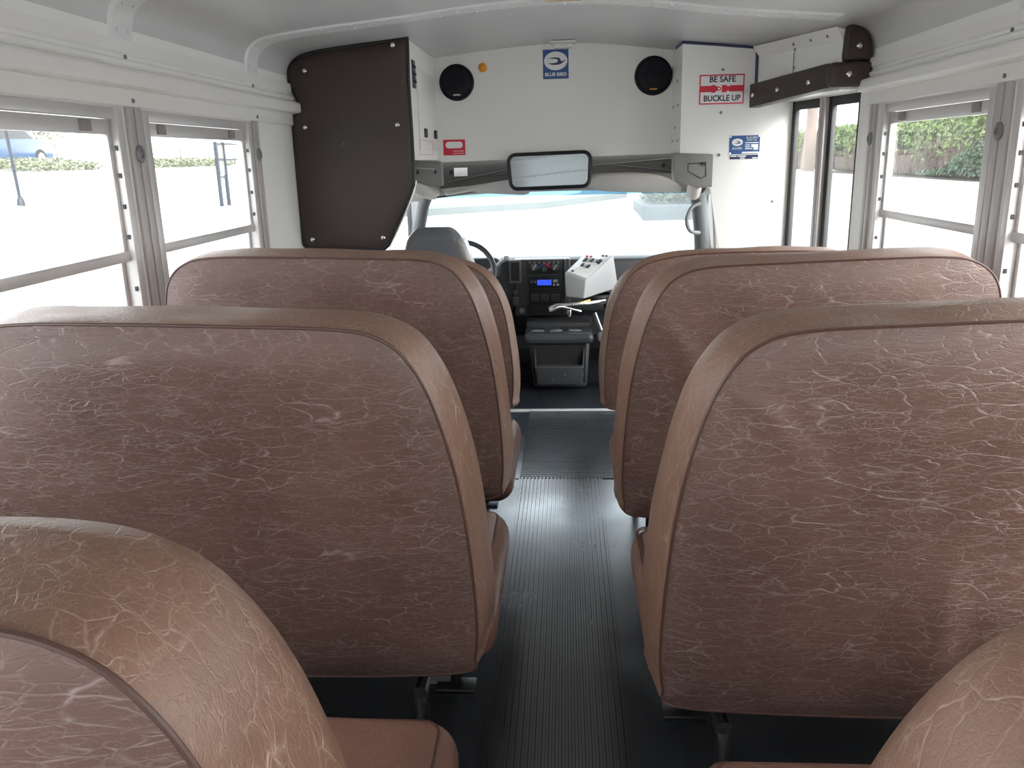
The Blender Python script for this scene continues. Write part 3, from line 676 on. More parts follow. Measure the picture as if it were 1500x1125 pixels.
def cabside(name, x, s, win):
    g = G(); y0, y1 = YB+.03, 5.75; xo = x+s*.03
    g.box(x, xo, y0, y1, -.2, .70); g.box(x, xo, y0, y1, 1.12, 1.32); g.box(x, xo, y0, win[0], .70, 1.12); g.box(x, xo, win[1], y1, .70, 1.12)
    w = struct(name, g, 'dash'); return w
cabside('wall_cab_left', -.985, -1, (4.5, 5.36)); cabside('wall_cab_right', .955, 1, (4.5, 5.36))
struct('window_13', G().box(-.995, -.999, 4.49, 5.37, .69, 1.13), 'glass'); struct('window_14', G().box(.965, .969, 4.49, 5.37, .69, 1.13), 'glass')
struct('wall_firewall', G().box(-1, .97, 5.72, 5.76, -.2, .66), 'dash')
# hood outside
tag(obj('engine_hood', G().rcube(-.75, .72, 5.82, 6.9, -.05, .58, .12, 8), plain('white_hood_paint', (.6,.6,.58), .3)), 'white vehicle hood ahead of the windshield', 'hood')

# dashboard
YD = 4.93
db = thing('dashboard', (0, 5.2, .3), 'charcoal dashboard with vent, climate knobs and gauge pod', 'dashboard')
prof = [(YD+.16,.22),(YD+.10,.36),(YD+.02,.40),(YD,.44),(YD-.005,.66),(YD+.01,.705),(YD+.05,.722),(YD+.35,.715),(5.66,.665),(5.66,.22)]
g = G(); xa, xb = -.95, .93; n = len(prof)
g.add([(xa, a, b_) for a, b_ in prof] + [(xb, a, b_) for a, b_ in prof], [(i, (i+1)%n, n+(i+1)%n, n+i) for i in range(n)] + [tuple(range(n)), tuple(range(n, 2*n))])
obj('dash_body', g, 'dash', db, bevel=.012, seg=3)
def dpt(px, py, d=0): p = at(px, py, YD-.006-d); return p
def dbx(name, px0, py0, px1, py1, mat, depth=.012, parent=None, bev=.002):
    a, b_ = dpt(px0, py0), dpt(px1, py1); return obj(name, G().box(a.x, b_.x, YD-.006-depth, YD+.01, b_.z, a.z), mat, parent or db, bevel=bev)
obj('centre_stack', G().rcube(dpt(744,0).x, dpt(833,0).x, YD-.03, YD+.05, dpt(0+790,462).z, dpt(790,379).z, .012, 6), 'dash', db)
def sbx(name, px0, py0, px1, py1, mat, d0=.0, d1=.012, parent=None, bev=.002):
    a, b_ = at(px0, py0, YD-.03), at(px1, py1, YD-.03); return obj(name, G().box(a.x, b_.x, YD-.03-d1, YD-.0305-d0, b_.z, a.z), mat, parent or db, bevel=bev)
v_ = sbx('vent_frame', 745.5, 381, 764, 414, 'pillar', 0, .010)
sbx('vent_opening', 748, 384, 761.5, 411, 'recess', .0085, .0115, v_, 0)
for i in range(6): sbx('vent_slat', 749+2.2*i, 384, 749.9+2.2*i, 411, 'pillar', .010, .0155, v_, 0)
h_ = sbx('climate_panel', 771, 381, 824, 401, 'rubber', 0, .008)
for px in (783, 813):
    p = at(px, 391, YD-.04); kb = obj('climate_knob', G().lathe([(.024,0),(.022,.014),(.018,.018),(0,.018)], (p.x, YD-.038, p.z), (0,-1,0), 20), 'dash2', db)
    obj('pointer', G().prism([(p.x-.012, YD-.0575, p.z-.012), (p.x-.006, YD-.0575, p.z-.016), (p.x+.012, YD-.0575, p.z+.012), (p.x+.006, YD-.0575, p.z+.016)], (0,.002,0)), 'console_grey', kb)
for (a0, a1, mt) in ((180, 90, 'blue'), (90, 0, 'red')):
    c = at(797.5, 395, YD-.04); obj('temperature_arc', G().tube([(c.x+.034*math.cos(math.radians(a0+(a1-a0)*i/8)), YD-.039, c.z+.034*math.sin(math.radians(a0+(a1-a0)*i/8))) for i in range(9)], .0035, 6), mt, h_)
p = at(797.5, 394, YD-.04); obj('climate_knob', G().lathe([(.016,0),(.014,.012),(0,.012)], (p.x, YD-.038, p.z), (0,-1,0), 16), 'dash2', db)
for i in range(7):
    p = at(776+7*i, 384.5, YD-.04); obj('symbol', G().box(p.x-.004, p.x+.004, YD-.0395, YD-.0375, p.z-.003, p.z+.003), 'console_grey', h_)
sbx('stack_edge', 826, 380, 829.5, 440, 'dash2', 0, .014)
rd = thing('car_radio', tuple(at(798, 421, YD-.05)), 'black car radio with glowing blue display in the dashboard', 'radio')
sbx('faceplate', 775, 405, 822, 421.5, 'recess', 0, .014, rd)
sbx('display', 787, 409.5, 808, 417, 'display', .012, .016, rd, 0)
p = at(781, 412.5, YD-.045); obj('volume_knob', G().lathe([(.012,0),(.011,.012),(0,.012)], (p.x, YD-.043, p.z), (0,-1,0), 16), 'dash2', rd)
for (a0, b0, a1, b1) in ((777,411,779,414),(783.5,411,785.5,414),(810,409,817,413),(810,415,813,418),(815,415,819,418)): sbx('button', a0, b0, a1, b1, 'console_grey', .012, .018, rd, .001)
sbx('cubby_recess', 775, 424, 824, 452, 'recess', 0, .004)
for i in range(3): sbx('switch_blank', 777+15*i, 430, 790+15*i, 441, 'dash', .0, .010)
sbx('lower_slot', 772, 447, 828, 459, 'recess', 0, .006)
for (a0, b0, a1, b1) in ((752,425,758,431),(751,435,760,447)): sbx('dash_switch', a0, b0, a1, b1, 'dash2', 0, .010)
p = at(764.5, 455, YD-.03); obj('power_outlet', G().lathe([(.016,0),(.016,.008),(.011,.010),(.010,.003),(0,.003)], (p.x, YD-.03, p.z), (0,-1,0), 20), 'alu_dark', db)
# gauge pod
obj('gauge_hood', G().rcube(at(600,0,4.93).x, at(724,0,4.93).x, YD-.06, YD+.16, .60, .735, .04, 8), 'dash', db)
# steering wheel
WC = at(675, 401, 4.70); nx = Vector((0, -math.cos(math.radians(28)), math.sin(math.radians(28)))); ex = Vector((1,0,0)); ey = nx.cross(ex)
if ey.z < 0: ey = -ey
sw_ = thing('steering_wheel', tuple(WC), 'dark grey steering wheel rim between driver seat and dashboard', 'steering wheel')
RWH = .192
obj('rim', G().tube([tuple(WC + ex*RWH*math.cos(2*PI*i/40) + ey*RWH*math.sin(2*PI*i/40)) for i in range(40)], .0155, 10, True), 'wheel', sw_)
obj('hub', G().lathe([(.085,-.03),(.08,.0),(.06,.015),(0,.02)], tuple(WC - nx*.02), tuple(nx), 24), 'dash', sw_)
for a_ in (-20, 200, 270): obj('spoke', G().tube([tuple(WC - nx*.015 + ex*.05*math.cos(math.radians(a_)) + ey*.05*math.sin(math.radians(a_))), tuple(WC + ex*RWH*math.cos(math.radians(a_)) + ey*RWH*math.sin(math.radians(a_)))], .016, 8), 'dash', sw_)
obj('column', G().tube([tuple(WC - nx*.03), tuple(WC - nx*.16)], .045, 14), 'dash', sw_)
p0, p1 = at(722, 393, 4.80), at(742, 378.5, 4.72)
gs = thing('shift_lever', tuple(p0), 'pale grey column shift lever right of the steering wheel', 'lever')
obj('lever_arm', G().tube([tuple(WC - nx*.12 + Vector((.075,0,0))), tuple(p0), tuple(p1)], [.012, .010, .009], 8), 'console_grey', gs)
obj('lever_knob', G().rcube(p1.x-.016, p1.x+.016, p1.y-.013, p1.y+.013, p1.z-.012, p1.z+.016, .01, 6), 'console_grey', gs)

# engine cover console with cup holders and bin
YE = 4.60
ec = thing('engine_console', (at(815, 568, YE).x, YE, 0), 'black centre console with cup holders and open bin on the floor', 'console')
ex0, ex1 = at(767, 490, YE).x, at(870, 490, YE).x; ez1 = at(815, 497, YE).z; ezt = at(815, 472, YE+.20).z
mid = (ex0+ex1)/2
b0, b1 = at(782, 566, YE+.02), at(860, 567, YE+.02)
def taper(p0x0, p0x1, z0, p1x0, p1x1, z1, y0, y1, y0t=None):
    y0t = y0 if y0t is None else y0t
    return [(p0x0,y0,z0),(p0x1,y0,z0),(p0x1,y1,z0),(p0x0,y1,z0),(p1x0,y0t,z1),(p1x1,y0t,z1),(p1x1,y1,z1),(p1x0,y1,z1)], [(0,3,2,1),(4,5,6,7),(0,1,5,4),(1,2,6,5),(2,3,7,6),(3,0,4,7)]
obj('console_body', G().add(*taper(b0.x, b1.x, 0.0, ex0+.02, ex1-.02, ez1-.02, YE+.05, YD+.12, YE+.02)), 'dash2', ec, bevel=.025, seg=4)
g = G().rcube(ex0, ex1, YE-.015, YE+.30, ez1-.03, ez1+.035, .03, 8); obj('cup_tray', g, 'dash2', ec)
obj('tray_back', G().rcube(ex0+.005, ex1-.005, YE+.16, YE+.32, ez1-.03, ezt+.01, .02, 6), 'dash', ec)
for px in (788, 815, 843):
    p = at(px, 485, YE+.08); obj('cup_holder', G().lathe([(.036,.0345),(.041,.038),(.046,.038),(.049,.0345)], (p.x, YE+.075, ez1), (0,0,1), 24), 'dash', ec)
    obj('cup_well_glint', G().disc((p.x, YE+.075, ez1+.034), (0,0,1), .037, .0022, 24), plain('cup_glint_grey', (.34,.35,.36), .2), ec)  # pale grey disc, bright reflection in the cup painted as colour
q0, q1 = at(781, 506, YE), at(858, 537, YE); q2 = at(786, 564, YE-.02); q3 = at(854, 564, YE-.02)
obj('bin_opening', G().box(q0.x, q1.x, YE+.012, YE+.045, at(815,562,YE).z, q0.z), 'recess', ec)
zf = at(815, 537, YE-.05).z; zl = at(815, 564, YE-.03).z
g = G().add(*taper(q2.x+.004, q3.x-.004, zl, q0.x+.012, q1.x-.012, zf, YE-.030, YE+.03, YE-.055)); bn = obj('storage_bin', g, 'dash2', ec, bevel=.008, seg=3)
for s_, xx, xt in ((-1, q0.x+.012, q0.x+.004), (1, q1.x-.012, q1.x-.004)):
    obj('bin_side', G().prism([(xx, YE-.055, zf-.01), (xx, YE-.03, zf-.06), (xx, YE+.02, zf-.06), (xt, YE+.02, q0.z-.01)], (-s_*.008, 0, 0)), 'dash2', bn)
for px, py in ((810,556),(828,549),(828,556)): p = at(px, py, YE-.05); obj('screw', G().disc((p.x, YE-.045, p.z), (0,-1,0), .004, .008, 10), 'chrome', bn)

# switch console on an arm, door lever
sc_ = thing('switch_console', (at(865,440,4.5).x, 4.55, .55), 'light grey sloping switch box with white top right of dashboard', 'switch box')
T = [at(827,399,4.46), at(858,411,4.40), at(899,373,4.70), at(855,372,4.74)]
Bm = [at(829,435,4.46), at(855,438,4.40), at(906,423,4.70), Vector((at(855,372,4.74).x, 4.74, at(829,435,4.46).z))]
Bm[2].z = Bm[1].z + .01
obj('box_body', G().add([tuple(p) for p in T+Bm], [(0,1,2,3),(4,7,6,5),(0,4,5,1),(1,5,6,2),(2,6,7,3),(3,7,4,0)]), 'console_grey', sc_, bevel=.008, seg=3)
n_ = (T[1]-T[0]).cross(T[3]-T[0]).normalized(); n_ = n_ if n_.z > 0 else -n_
def tp(u, v, h=0): return (T[0]*(1-u)*(1-v) + T[1]*u*(1-v) + T[2]*u*v + T[3]*(1-u)*v) + n_*h
def tquad(name, u0, v0, u1, v1, mat, h0, h1, parent):
    vs = [tuple(tp(a, b_, h)) for h in (h0, h1) for a, b_ in ((u0,v0),(u1,v0),(u1,v1),(u0,v1))]
    return obj(name, G().add(vs, [(0,1,2,3),(4,5,6,7),(0,1,5,4),(1,2,6,5),(2,3,7,6),(3,0,4,7)]), mat, parent)
tf = tquad('switch_panel', .06, .06, .94, .95, 'console_white', -.004, .003, sc_)
tquad('switch_bank', .22, .56, .88, .74, 'dash', .002, .005, tf); tquad('switch_bank', .30, .33, .72, .47, 'dash', .002, .005, tf)
for i in range(5): tquad('rocker_switch', .25+.125*i, .59, .33+.125*i, .71, 'console_grey' if i % 2 else 'rubber', .004, .014, tf)
for i in range(3): tquad('rocker_switch', .34+.125*i, .355, .42+.125*i, .45, 'console_grey' if i == 1 else 'rubber', .004, .014, tf)
for u, v in ((.22,.84),(.36,.84),(.72,.9),(.84,.9),(.25,.12)): p = tp(u, v, .003); obj('pilot_light', G().disc(tuple(p), tuple(n_), .008, .006, 12), 'red' if v == .84 else 'dash', tf)
bc = (Bm[0]+Bm[1]+Bm[2])/3
obj('swivel_base', G().lathe([(.085,0),(.085,-.015),(.07,-.02),(.07,-.05),(.05,-.055)], (bc.x+.03, bc.y+.06, Bm[1].z), (0,0,1), 24), 'rubber', sc_)
dl = thing('door_lever', tuple(at(882,486,4.45)), 'chrome door lever and linkage under the switch box', 'lever')
pth = [at(806,452,4.36), at(815,447,4.36), at(832,446,4.37), at(862,444,4.42), at(886,440,4.5)]
obj('lever_bar', G().tube([tuple(p) for p in pth], [.011,.009,.008,.008,.008], 8), 'chrome', dl)
obj('grip', G().tube([tuple(at(804,454,4.355)), tuple(at(822,449,4.37)), tuple(at(851,456,4.40))], [.013,.008,.006], 8), 'chrome', dl)
obj('brass_link', G().tube([tuple(at(846,444.5,4.40)), tuple(at(864,440,4.44))], .007, 8), plain('brass', (.6,.42,.12), .3, 1), dl)
obj('drop_rod', G().tube([tuple(at(871,458,4.45)), tuple(at(881,484,4.45))], .011, 10), 'chrome', dl)
p = at(883,493,4.45); obj('clamp', G().rcube(p.x-.028, p.x+.02, 4.42, 4.48, p.z-.022, p.z+.022, .012, 6), 'alu_dark', dl)
p = at(834,459,4.38); obj('pivot_bolt', G().lathe([(.012,.0),(.012,-.03),(.004,-.04)], (p.x, 4.38, p.z+.02), (0,0,1), 12), 'chrome', dl)
p = at(884,470,4.5); obj('pedestal', G().lathe([(.07,-.0),(.07,-.06),(.05,-.08),(.045,-.53)], (p.x+.075, 4.66, .53), (0,0,1), 24), 'dash2', sc_)

# driver seat
YS = 4.10
ds = thing('driver_chair', (at(640,400,YS).x, YS+.2, 0), 'grey vinyl driver seat with rounded back in front of the steering wheel', 'seat')
sxc = at(634, 350, YS).x; zt_ = at(641, 334, YS).z
def seatback(w0, w1, y0, y1, z0, z1):
    def fn(q):
        t = (q.z-z0)/(z1-z0); w = w0 + (w1-w0)*max(0, t)**4.5; k_ = w/w0
        return Vector((sxc + (q.x-sxc)*k_, q.y - .10*t, q.z))
    return G().rcube(sxc-w0/2, sxc+w0/2, y0, y1, z0, z1, .075, 12, fn=fn)
obj('seat_back', seatback(.40, .22, YS+.10, YS+.24, .30, zt_), 'seat_grey', ds)
def fns(q):
    t = (q.z-.32)/(zt_-.32); w = .41 + (.235-.41)*max(0, t)**4.5
    return Vector((sxc + w/2 - .012 + (q.x-sxc)*1.0, q.y-.10*t, q.z))
obj('side_bolster', G().rcube(sxc-.035, sxc+.014, YS+.095, YS+.245, .32, zt_-.055, .03, 10, fn=fns), 'seat_grey2', ds)
obj('seat_cushion', G().rcube(sxc-.24, sxc+.24, YS+.20, YS+.66, .26, .40, .06, 8), 'seat_grey', ds)
obj('pedestal', G().box(sxc-.15, sxc+.15, YS+.24, YS+.56, 0, .26), 'steel_black', ds, bevel=.01)

# mirror
mc = at(805, 250, 4.33)
mr_ = thing('rear_view_mirror', tuple(mc), 'wide rounded rear view mirror with black rim below the bulkhead', 'mirror')
mw, mh = .205, .083
def mloc(a, b_, d):   # tilt
    tilt = math.radians(-5); yaw = math.radians(-2)
    v = Vector((a, d*math.cos(tilt) - b_*math.sin(tilt)*-1*-1, b_*math.cos(tilt) + d*math.sin(tilt)))
    v = Matrix.Rotation(yaw, 3, 'Z') @ v; v = Matrix.Rotation(math.radians(-1.0), 3, 'Y') @ v; return mc + v
def rr(w, h, r, n=6):
    out = []
    for cxs, czs, a0 in ((1,1,0),(-1,1,90),(-1,-1,180),(1,-1,270)):
        for i in range(n+1):
            a_ = math.radians(a0 + 90*i/n); out.append((cxs*(w-r)+r*math.cos(a_), czs*(h-r)+r*math.sin(a_)))
    return out
R_ = rr(mw, mh, .035)
tr = lambda a: a*(1.0)
obj('mirror_glass', G().add([tuple(mloc(a*.96*(1-.03*(1 if b_ < 0 else 0)), b_*.94, -.010)) for a, b_ in R_], [tuple(range(len(R_)))]), 'mirror', mr_)
obj('rim', G().tube([tuple(mloc(a*(1-.03*(1 if b_ < 0 else 0)), b_, -.004)) for a, b_ in R_], .011, 8, True), 'blackpipe', mr_)
n = len(R_); bk = [tuple(mloc(a, b_, 0)) for a, b_ in R_] + [tuple(mloc(a*.85, b_*.7, .03)) for a, b_ in R_]
obj('mirror_back', G().add(bk, [(i, (i+1)%n, n+(i+1)%n, n+i) for i in range(n)] + [tuple(range(n, 2*n))], True), 'dash', mr_)
obj('bracket', G().tube([tuple(mloc(0, .0, .03)), tuple(mloc(0, .03, .09)), (mc.x, YH-.016, 1.275)], .012, 8), 'dash', mr_)
# visors
def visor(name, pts, y0, lab):
    P = catmull([tuple(at(a, b_, y_-.13)) for a, b_, y_ in pts], 4, True); g = G()
    g.prism(P, (0, .012, .018)); t = thing(name, P[0], lab, 'visor', 'sun visors under the header'); obj('visor_board', g, 'visor', t, bevel=.004); return t
LV = visor('sun_visor', [(652,287,5.05),(690,277,5.0),(735,264,4.95),(770,260,4.95),(775,284,5.07),(740,285,5.07),(690,283,5.07)], 5, 'left grey sun visor tilted up beside the rear view mirror')
visor('sun_visor', [(862,270,5.0),(876,259,4.96),(920,257,4.96),(960,260,4.96),(985,268,5.0),(998,281,5.08),(960,282.5,5.08),(880,280,5.08)], 5, 'right grey sun visor between the mirror and corner block')
g = G().tube([tuple(at(640,289,4.94)), tuple(at(690,281.5,4.92)), tuple(at(760,271,4.90))], .005, 6)
obj('visor_rod', g, 'dash', LV)

# ------------------------------------------------------------------ aisle mats
mt = G(); x0m, x1m, ya, yb_ = -.197, .137, YR+.05, 3.236
nr = 22; pw = (x1m-x0m)/nr; pts = []
for i in range(nr):
    a_ = x0m + pw*i; pts += [(a_, .003), (a_+pw*.24, .003), (a_+pw*.32, .011), (a_+pw*.70, .011), (a_+pw*.78, .003)]
pts.append((x1m, .003)); n = len(pts)
mt.add([(p[0], ya, p[1]) for p in pts] + [(p[0], yb_, p[1]) for p in pts], [(i, i+1, n+i+1, n+i) for i in range(n-1)])
mt.add([(x0m, yb_, 0)] + [(p[0], yb_, p[1]) for p in pts] + [(x1m, yb_, 0)], [tuple(range(n+2))])
for xx, s_ in ((x0m, -1), (x1m, 1)): mt.box(xx, xx+s_*.006, ya, yb_, 0, .006)
tag(obj('aisle_runner', mt, 'runner', auto=20), 'long black rubber aisle runner with lengthwise ribs', 'floor mat')
ft = G(); pts = []; y_ = 3.242
while y_ < 4.19: pts += [(y_, .003), (y_+.004, .0055), (y_+.011, .0055), (y_+.015, .003)]; y_ += .019
n = len(pts); xa, xb = -.199, .56
ft.add([(xa, p[0], p[1]) for p in pts] + [(xb, p[0], p[1]) for p in pts], [(i, i+1, n+i+1, n+i) for i in range(n-1)])
tag(obj('front_floor_mat', ft, 'runner', auto=20), 'black rubber mat with crosswise ribs before the metal threshold strip', 'floor mat')
tag(obj('threshold_strip', G().box(-.9, .56, 4.185, 4.225, -.002, .007), 'alu', bevel=.003), 'thin aluminium threshold strip across the front floor', 'strip')
struct('floor_left_front', G().box(XL, -.201, 3.242, 4.18, 0, .0025), 'floor')

# ------------------------------------------------------------------ bus seats
BASE = [(.022,.405),(.006,.44),(.0,.52),(.006,.66),(.022,.80),(.052,.925),(.085,.995),(.125,1.032),(.19,1.049),(.35,1.056),(.55,1.062),(.70,1.064),(.775,1.052),(.825,1.012),(.848,.94),(.858,.82),(.862,.60),(.862,.44),(.85,.405),(.70,.392),(.43,.388),(.17,.392)]
BARR = [(.022,.405),(.006,.44),(.0,.52),(.004,.62),(.022,.76),(.055,.855),(.11,.92),(.19,.952),(.32,.968),(.55,.972),(.70,.970),(.775,.955),(.825,.912),(.848,.84),(.858,.74),(.862,.60),(.862,.44),(.85,.405),(.70,.392),(.43,.388),(.17,.392)]
REC = .1037
def back(t, s, xe, y0, outline, th, folds, names=('backrest', 'rear_panel', 'piping'), dz=0, wide=1.0, reclined=REC):
    O = catmull(outline, 7, True); O = [(a*wide if a > .3 else a, z+dz*max(0,(z-.4)/.65)) for a, z in O]; n = len(O)
    cx, cz = .43, .72
    def W(a, z, d): return (xe + s*a, y0 - reclined*(z-.4) + d, z)
    # outward normals
    nr_ = []
    for i in range(n):
        ax, az = O[i-1]; bx, bz = O[(i+1) % n]; l = math.hypot(bx-ax, bz-az) or 1; q = ((bz-az)/l, -(bx-ax)/l)
        if q[0]*(O[i][0]-cx) + q[1]*(O[i][1]-cz) < 0: q = (-q[0], -q[1])
        nr_.append(q)
    thk = lambda z: th*(1.12 - .22*max(0, min(1, (z-.4)/.65)))
    rings = [(0.0, -.001), (.06, .004), (.25, .010), (.5, .017), (.72, .021), (.88, .014), (.96, -.003), (1.0, -.030)]
    vs = []
    for f, o_ in rings:
        for i in range(n):
            a, z = O[i]; w = .004*noise.noise(Vector((a*9+y0*7, z*7, f*3+s)))
            vs.append(W(a + nr_[i][0]*(o_+w), z + nr_[i][1]*(o_*(.55 if nr_[i][1] > 0 else 1)+w), f*thk(z)))
    fs = [(j*n+i, j*n+(i+1)%n, (j+1)*n+(i+1)%n, (j+1)*n+i) for j in range(len(rings)-1) for i in range(n)]
    for k_ in (.8, .5, .2):
        for i in range(n):
            a, z = O[i]; vs.append(W(cx+(a-cx)*.93*k_, cz+(z-cz)*.90*k_, thk(z)*1.0+.012*(1-k_)))
    nrn = len(rings)
    fs += [(j*n+i, j*n+(i+1)%n, (j+1)*n+(i+1)%n, (j+1)*n+i) for j in range(nrn-1, nrn+2) for i in range(n)]
    fs.append(tuple(range((nrn+2)*n, (nrn+3)*n)))
    obj(names[0], G().add(vs, fs, True), 'band', t, auto=60)
    vs = []; S = [1.0, .995, .985, .97, .95, .92, .88, .84, .79, .74, .69, .64, .58, .52, .46, .40, .34, .28, .22, .16, .10, .03]
    for q in S:
        for i in range(n):
            a, z = cx+(O[i][0]-cx)*q, cz+(O[i][1]-cz)*q
            b_ = -.020*(1-q**7) - .002
            e = 1-q**10
            w = .006*noise.noise(Vector((a*3.2+y0*5, z*4, s*2.0)))*e + .0022*noise.noise(Vector((a*9, z*16+y0*3, s)))*e
            for (fa, fz, ang, wd, ln, am) in folds:
                ca, sa = math.cos(ang), math.sin(ang); da, dz_ = a-fa, z-fz; u = da*ca + dz_*sa; v_ = -da*sa + dz_*ca
                w += -am*math.exp(-(v_/wd)**2 - (u/ln)**2)*e
            vs.append(W(a, z, b_ + w))
    fs = [(j*n+i, j*n+(i+1)%n, (j+1)*n+(i+1)%n, (j+1)*n+i) for j in range(len(S)-1) for i in range(n)] + [tuple(range((len(S)-1)*n, len(S)*n))]
    obj(names[1], G().add(vs, fs, True), 'panel', t, auto=80)
    obj(names[2], G().tube([W(a + nr_[i][0]*.001, z + nr_[i][1]*.001, -.001) for i, (a, z) in enumerate(O)], .0028, 7, True), 'piping', t)
def bus_seat(s, xe, y0, label, folds=(), zcush=.445, dz=0):
    t = thing('bus_seat', (xe + s*.43, y0+.2, 0), label, 'bus seat', 'brown vinyl bench seats along the aisle')
    back(t, s, xe, y0, BASE, .172, folds, dz=dz)
    def fn(q):
        q.z += .004*noise.noise(Vector((q.x*8, q.y*8, y0))); return q
    cu = obj('cushion', G().rcube(xe - s*(.016 if s < 0 else .002), xe + s*.875, y0+.135, y0+.645, .315, zcush, .055, 14, crown=.018, fn=fn), 'cushion', t)
    ed = rr(.5*(.875+.016)-.028, .265-.028, .03, 5); cxm = xe + s*(.4295); cym = y0+.38
    obj('seam', G().tube([(cxm+a, cym+b_, zcush-.006+.004*0) for a, b_ in ed], .0035, 6, True), 'piping', cu)
    lx = xe + s*.125
    for yy in (y0+.075, y0+.52):
        obj('leg', G().tube(catmull([(lx, yy, .012), (lx, yy, .25), (lx, yy+(.012 if yy < y0+.3 else -.012), .292), (lx, yy+(.05 if yy < y0+.3 else -.05), .305)], 4), .0135, 10), 'steel_black', t)
        obj('foot_plate', G().box(lx-.05, lx+.05, yy-.028, yy+.028, 0, .010), 'steel_black', t, bevel=.003)
    g = G().tube([(lx, y0+.07, .305), (lx, y0+.58, .305)], .0135, 8).tube([(lx, y0+.16, .305), (xe+s*.95, y0+.16, .305)], .0135, 8).tube([(lx, y0+.54, .305), (xe+s*.95, y0+.54, .305)], .0135, 8)
    obj('under_frame', g, 'steel_black', t)
    obj('wall_bracket', G().box(xe+s*.94, xe+s*.955, y0+.12, y0+.58, .28, .33), 'steel_black', t)
    return t
def barrier(s, xe, y0, label):
    t = thing('padded_barrier', (xe + s*.43, y0+.05, 0), label, 'barrier', 'padded barriers at the front of the seat rows')
    back(t, s, xe, y0, BARR, .095, (), ('padding', 'rear_panel', 'piping'))
    lx = xe + s*.12
    for xx in (lx, xe + s*.78):
        obj('leg', G().tube([(xx, y0+.05, .012), (xx, y0+.05, .42)], .0135, 10), 'steel_black', t); obj('foot_plate', G().box(xx-.045, xx+.045, y0+.02, y0+.08, 0, .010), 'steel_black', t, bevel=.003)
    obj('corner_tab', G().box(xe - s*.008, xe - s*.020, y0+.06, y0+.08, .53, .57), 'tan', t, bevel=.002)
XEL, XER = -.163, .150
bus_seat(-1, XEL-.028, .50, 'nearest left bench seat, cropped, large rounded corner at bottom left', dz=-.022)
bus_seat(-1, XEL, 1.305, 'left bench seat with full back panel, in front of the nearest left seat', folds=[(.45,1.0,0,.03,.5,.004)])
bus_seat(-1, XEL-.012, 2.10, 'left bench seat just behind the left padded barrier', folds=[(.14,.80,1.5,.02,.16,.006),(.22,.7,1.2,.03,.2,.004)], dz=.012)
barrier(-1, XEL-.034, 2.93, 'brown padded barrier on the left, behind the driver seat')
fr2 = [(.12,.95,-.6,.016,.05,.005),(.16,.90,-.8,.018,.07,.004),(.10,.78,1.35,.025,.20,.006),(.19,.64,1.5,.03,.2,.006),(.42,.52,1.5,.025,.13,.012),(.50,.50,1.45,.02,.10,.008),(.60,.50,1.5,.03,.12,.011),(.33,.52,1.5,.03,.13,-.008),(.55,.52,1.5,.02,.12,-.006)]
bus_seat(1, XER+.035, .42, 'nearest right bench seat, only its corner showing at bottom right', dz=-.034)
bus_seat(1, XER, 1.218, 'right bench seat with wrinkled back panel, in front of the nearest right seat', folds=fr2, dz=.008)
bus_seat(1, XER-.010, 1.99, 'right bench seat just behind the right padded barrier', folds=[(.10,.90,-.8,.02,.07,.006),(.15,.80,-1.2,.02,.10,.007),(.20,.68,-1.0,.025,.09,.005),(.3,.55,1.4,.03,.15,.006)], dz=-.004)
barrier(1, XER-.012, 2.92, 'brown padded barrier on the right, before the entry door')
p = at(640, 994, 1.85)
tag(obj('floor_bracket', G().rcube(-.375, -.30, 1.83, 1.88, 0, .012, .006, 6), 'alu_dark'), 'small metal bracket on the floor under the left seat', 'bracket')

# ------------------------------------------------------------------ outside
def gz(x, y):
    left = -.75 + .1625*max(0, min(13, -x-4)); right = -.75 + .172*max(0, min(6.4, x-3)); front = -.75 + .036*max(0, min(30, y-6))
    return max(left, right, front)
g = G(); xs = [-60,-40,-26,-20,-17,-14,-10,-7,-4,-2,0,3,5,7,9.4,12,16,24,40,60]; ys = [-40,-20,-8,0,3,6,9,12,16,20,25,30,36,45,60,90,140]
g.add([(x, y, gz(x, y)) for y in ys for x in xs], [(j*len(xs)+i, j*len(xs)+i+1, (j+1)*len(xs)+i+1, (j+1)*len(xs)+i) for j in range(len(ys)-1) for i in range(len(xs)-1)], True)
o = obj('ground_outside', g, 'asphalt'); o['kind'] = 'structure'
def kerb(name, pts, w, h, label, cat='kerb', mat='concrete'):
    g = G(); vs = []
    for i, (x, y) in enumerate(pts):
        a = Vector(pts[max(0, i-1)]); b_ = Vector(pts[min(len(pts)-1, i+1)]); d = (b_-a).normalized(); nn = Vector((-d.y, d.x))
        for e, hh in ((-1,-.2),(-1,h),(1,h),(1,-.2)): vs.append((x+nn.x*w/2*e, y+nn.y*w/2*e, gz(x, y)+hh))
    g.add(vs, [(4*i+j, 4*i+(j+1)%4, 4*i+4+(j+1)%4, 4*i+4+j) for i in range(len(pts)-1) for j in range(4)] + [(0,1,2,3)])
    return tag(obj(name, g, mat), label, cat)
def leaves(g, fn, n, size, up=.3):
    for _ in range(n):
        p, nn = fn(); p = Vector(p); d = Vector((random.gauss(0,1), random.gauss(0,1), random.gauss(0,1))).normalized()
        d = (d + Vector(nn)*1.1 + Vector((0,0,up))).normalized(); e = d.orthogonal().normalized(); e = Matrix.Rotation(random.random()*6.28, 3, d) @ e; u = d.cross(e); s_ = size*random.uniform(.6, 1.4)
        g.add([p-e*s_*.5, p-u*s_*.28+e*.05*s_, p+e*s_*.6, p+u*s_*.28+e*.05*s_], [(0,1,2,3)])
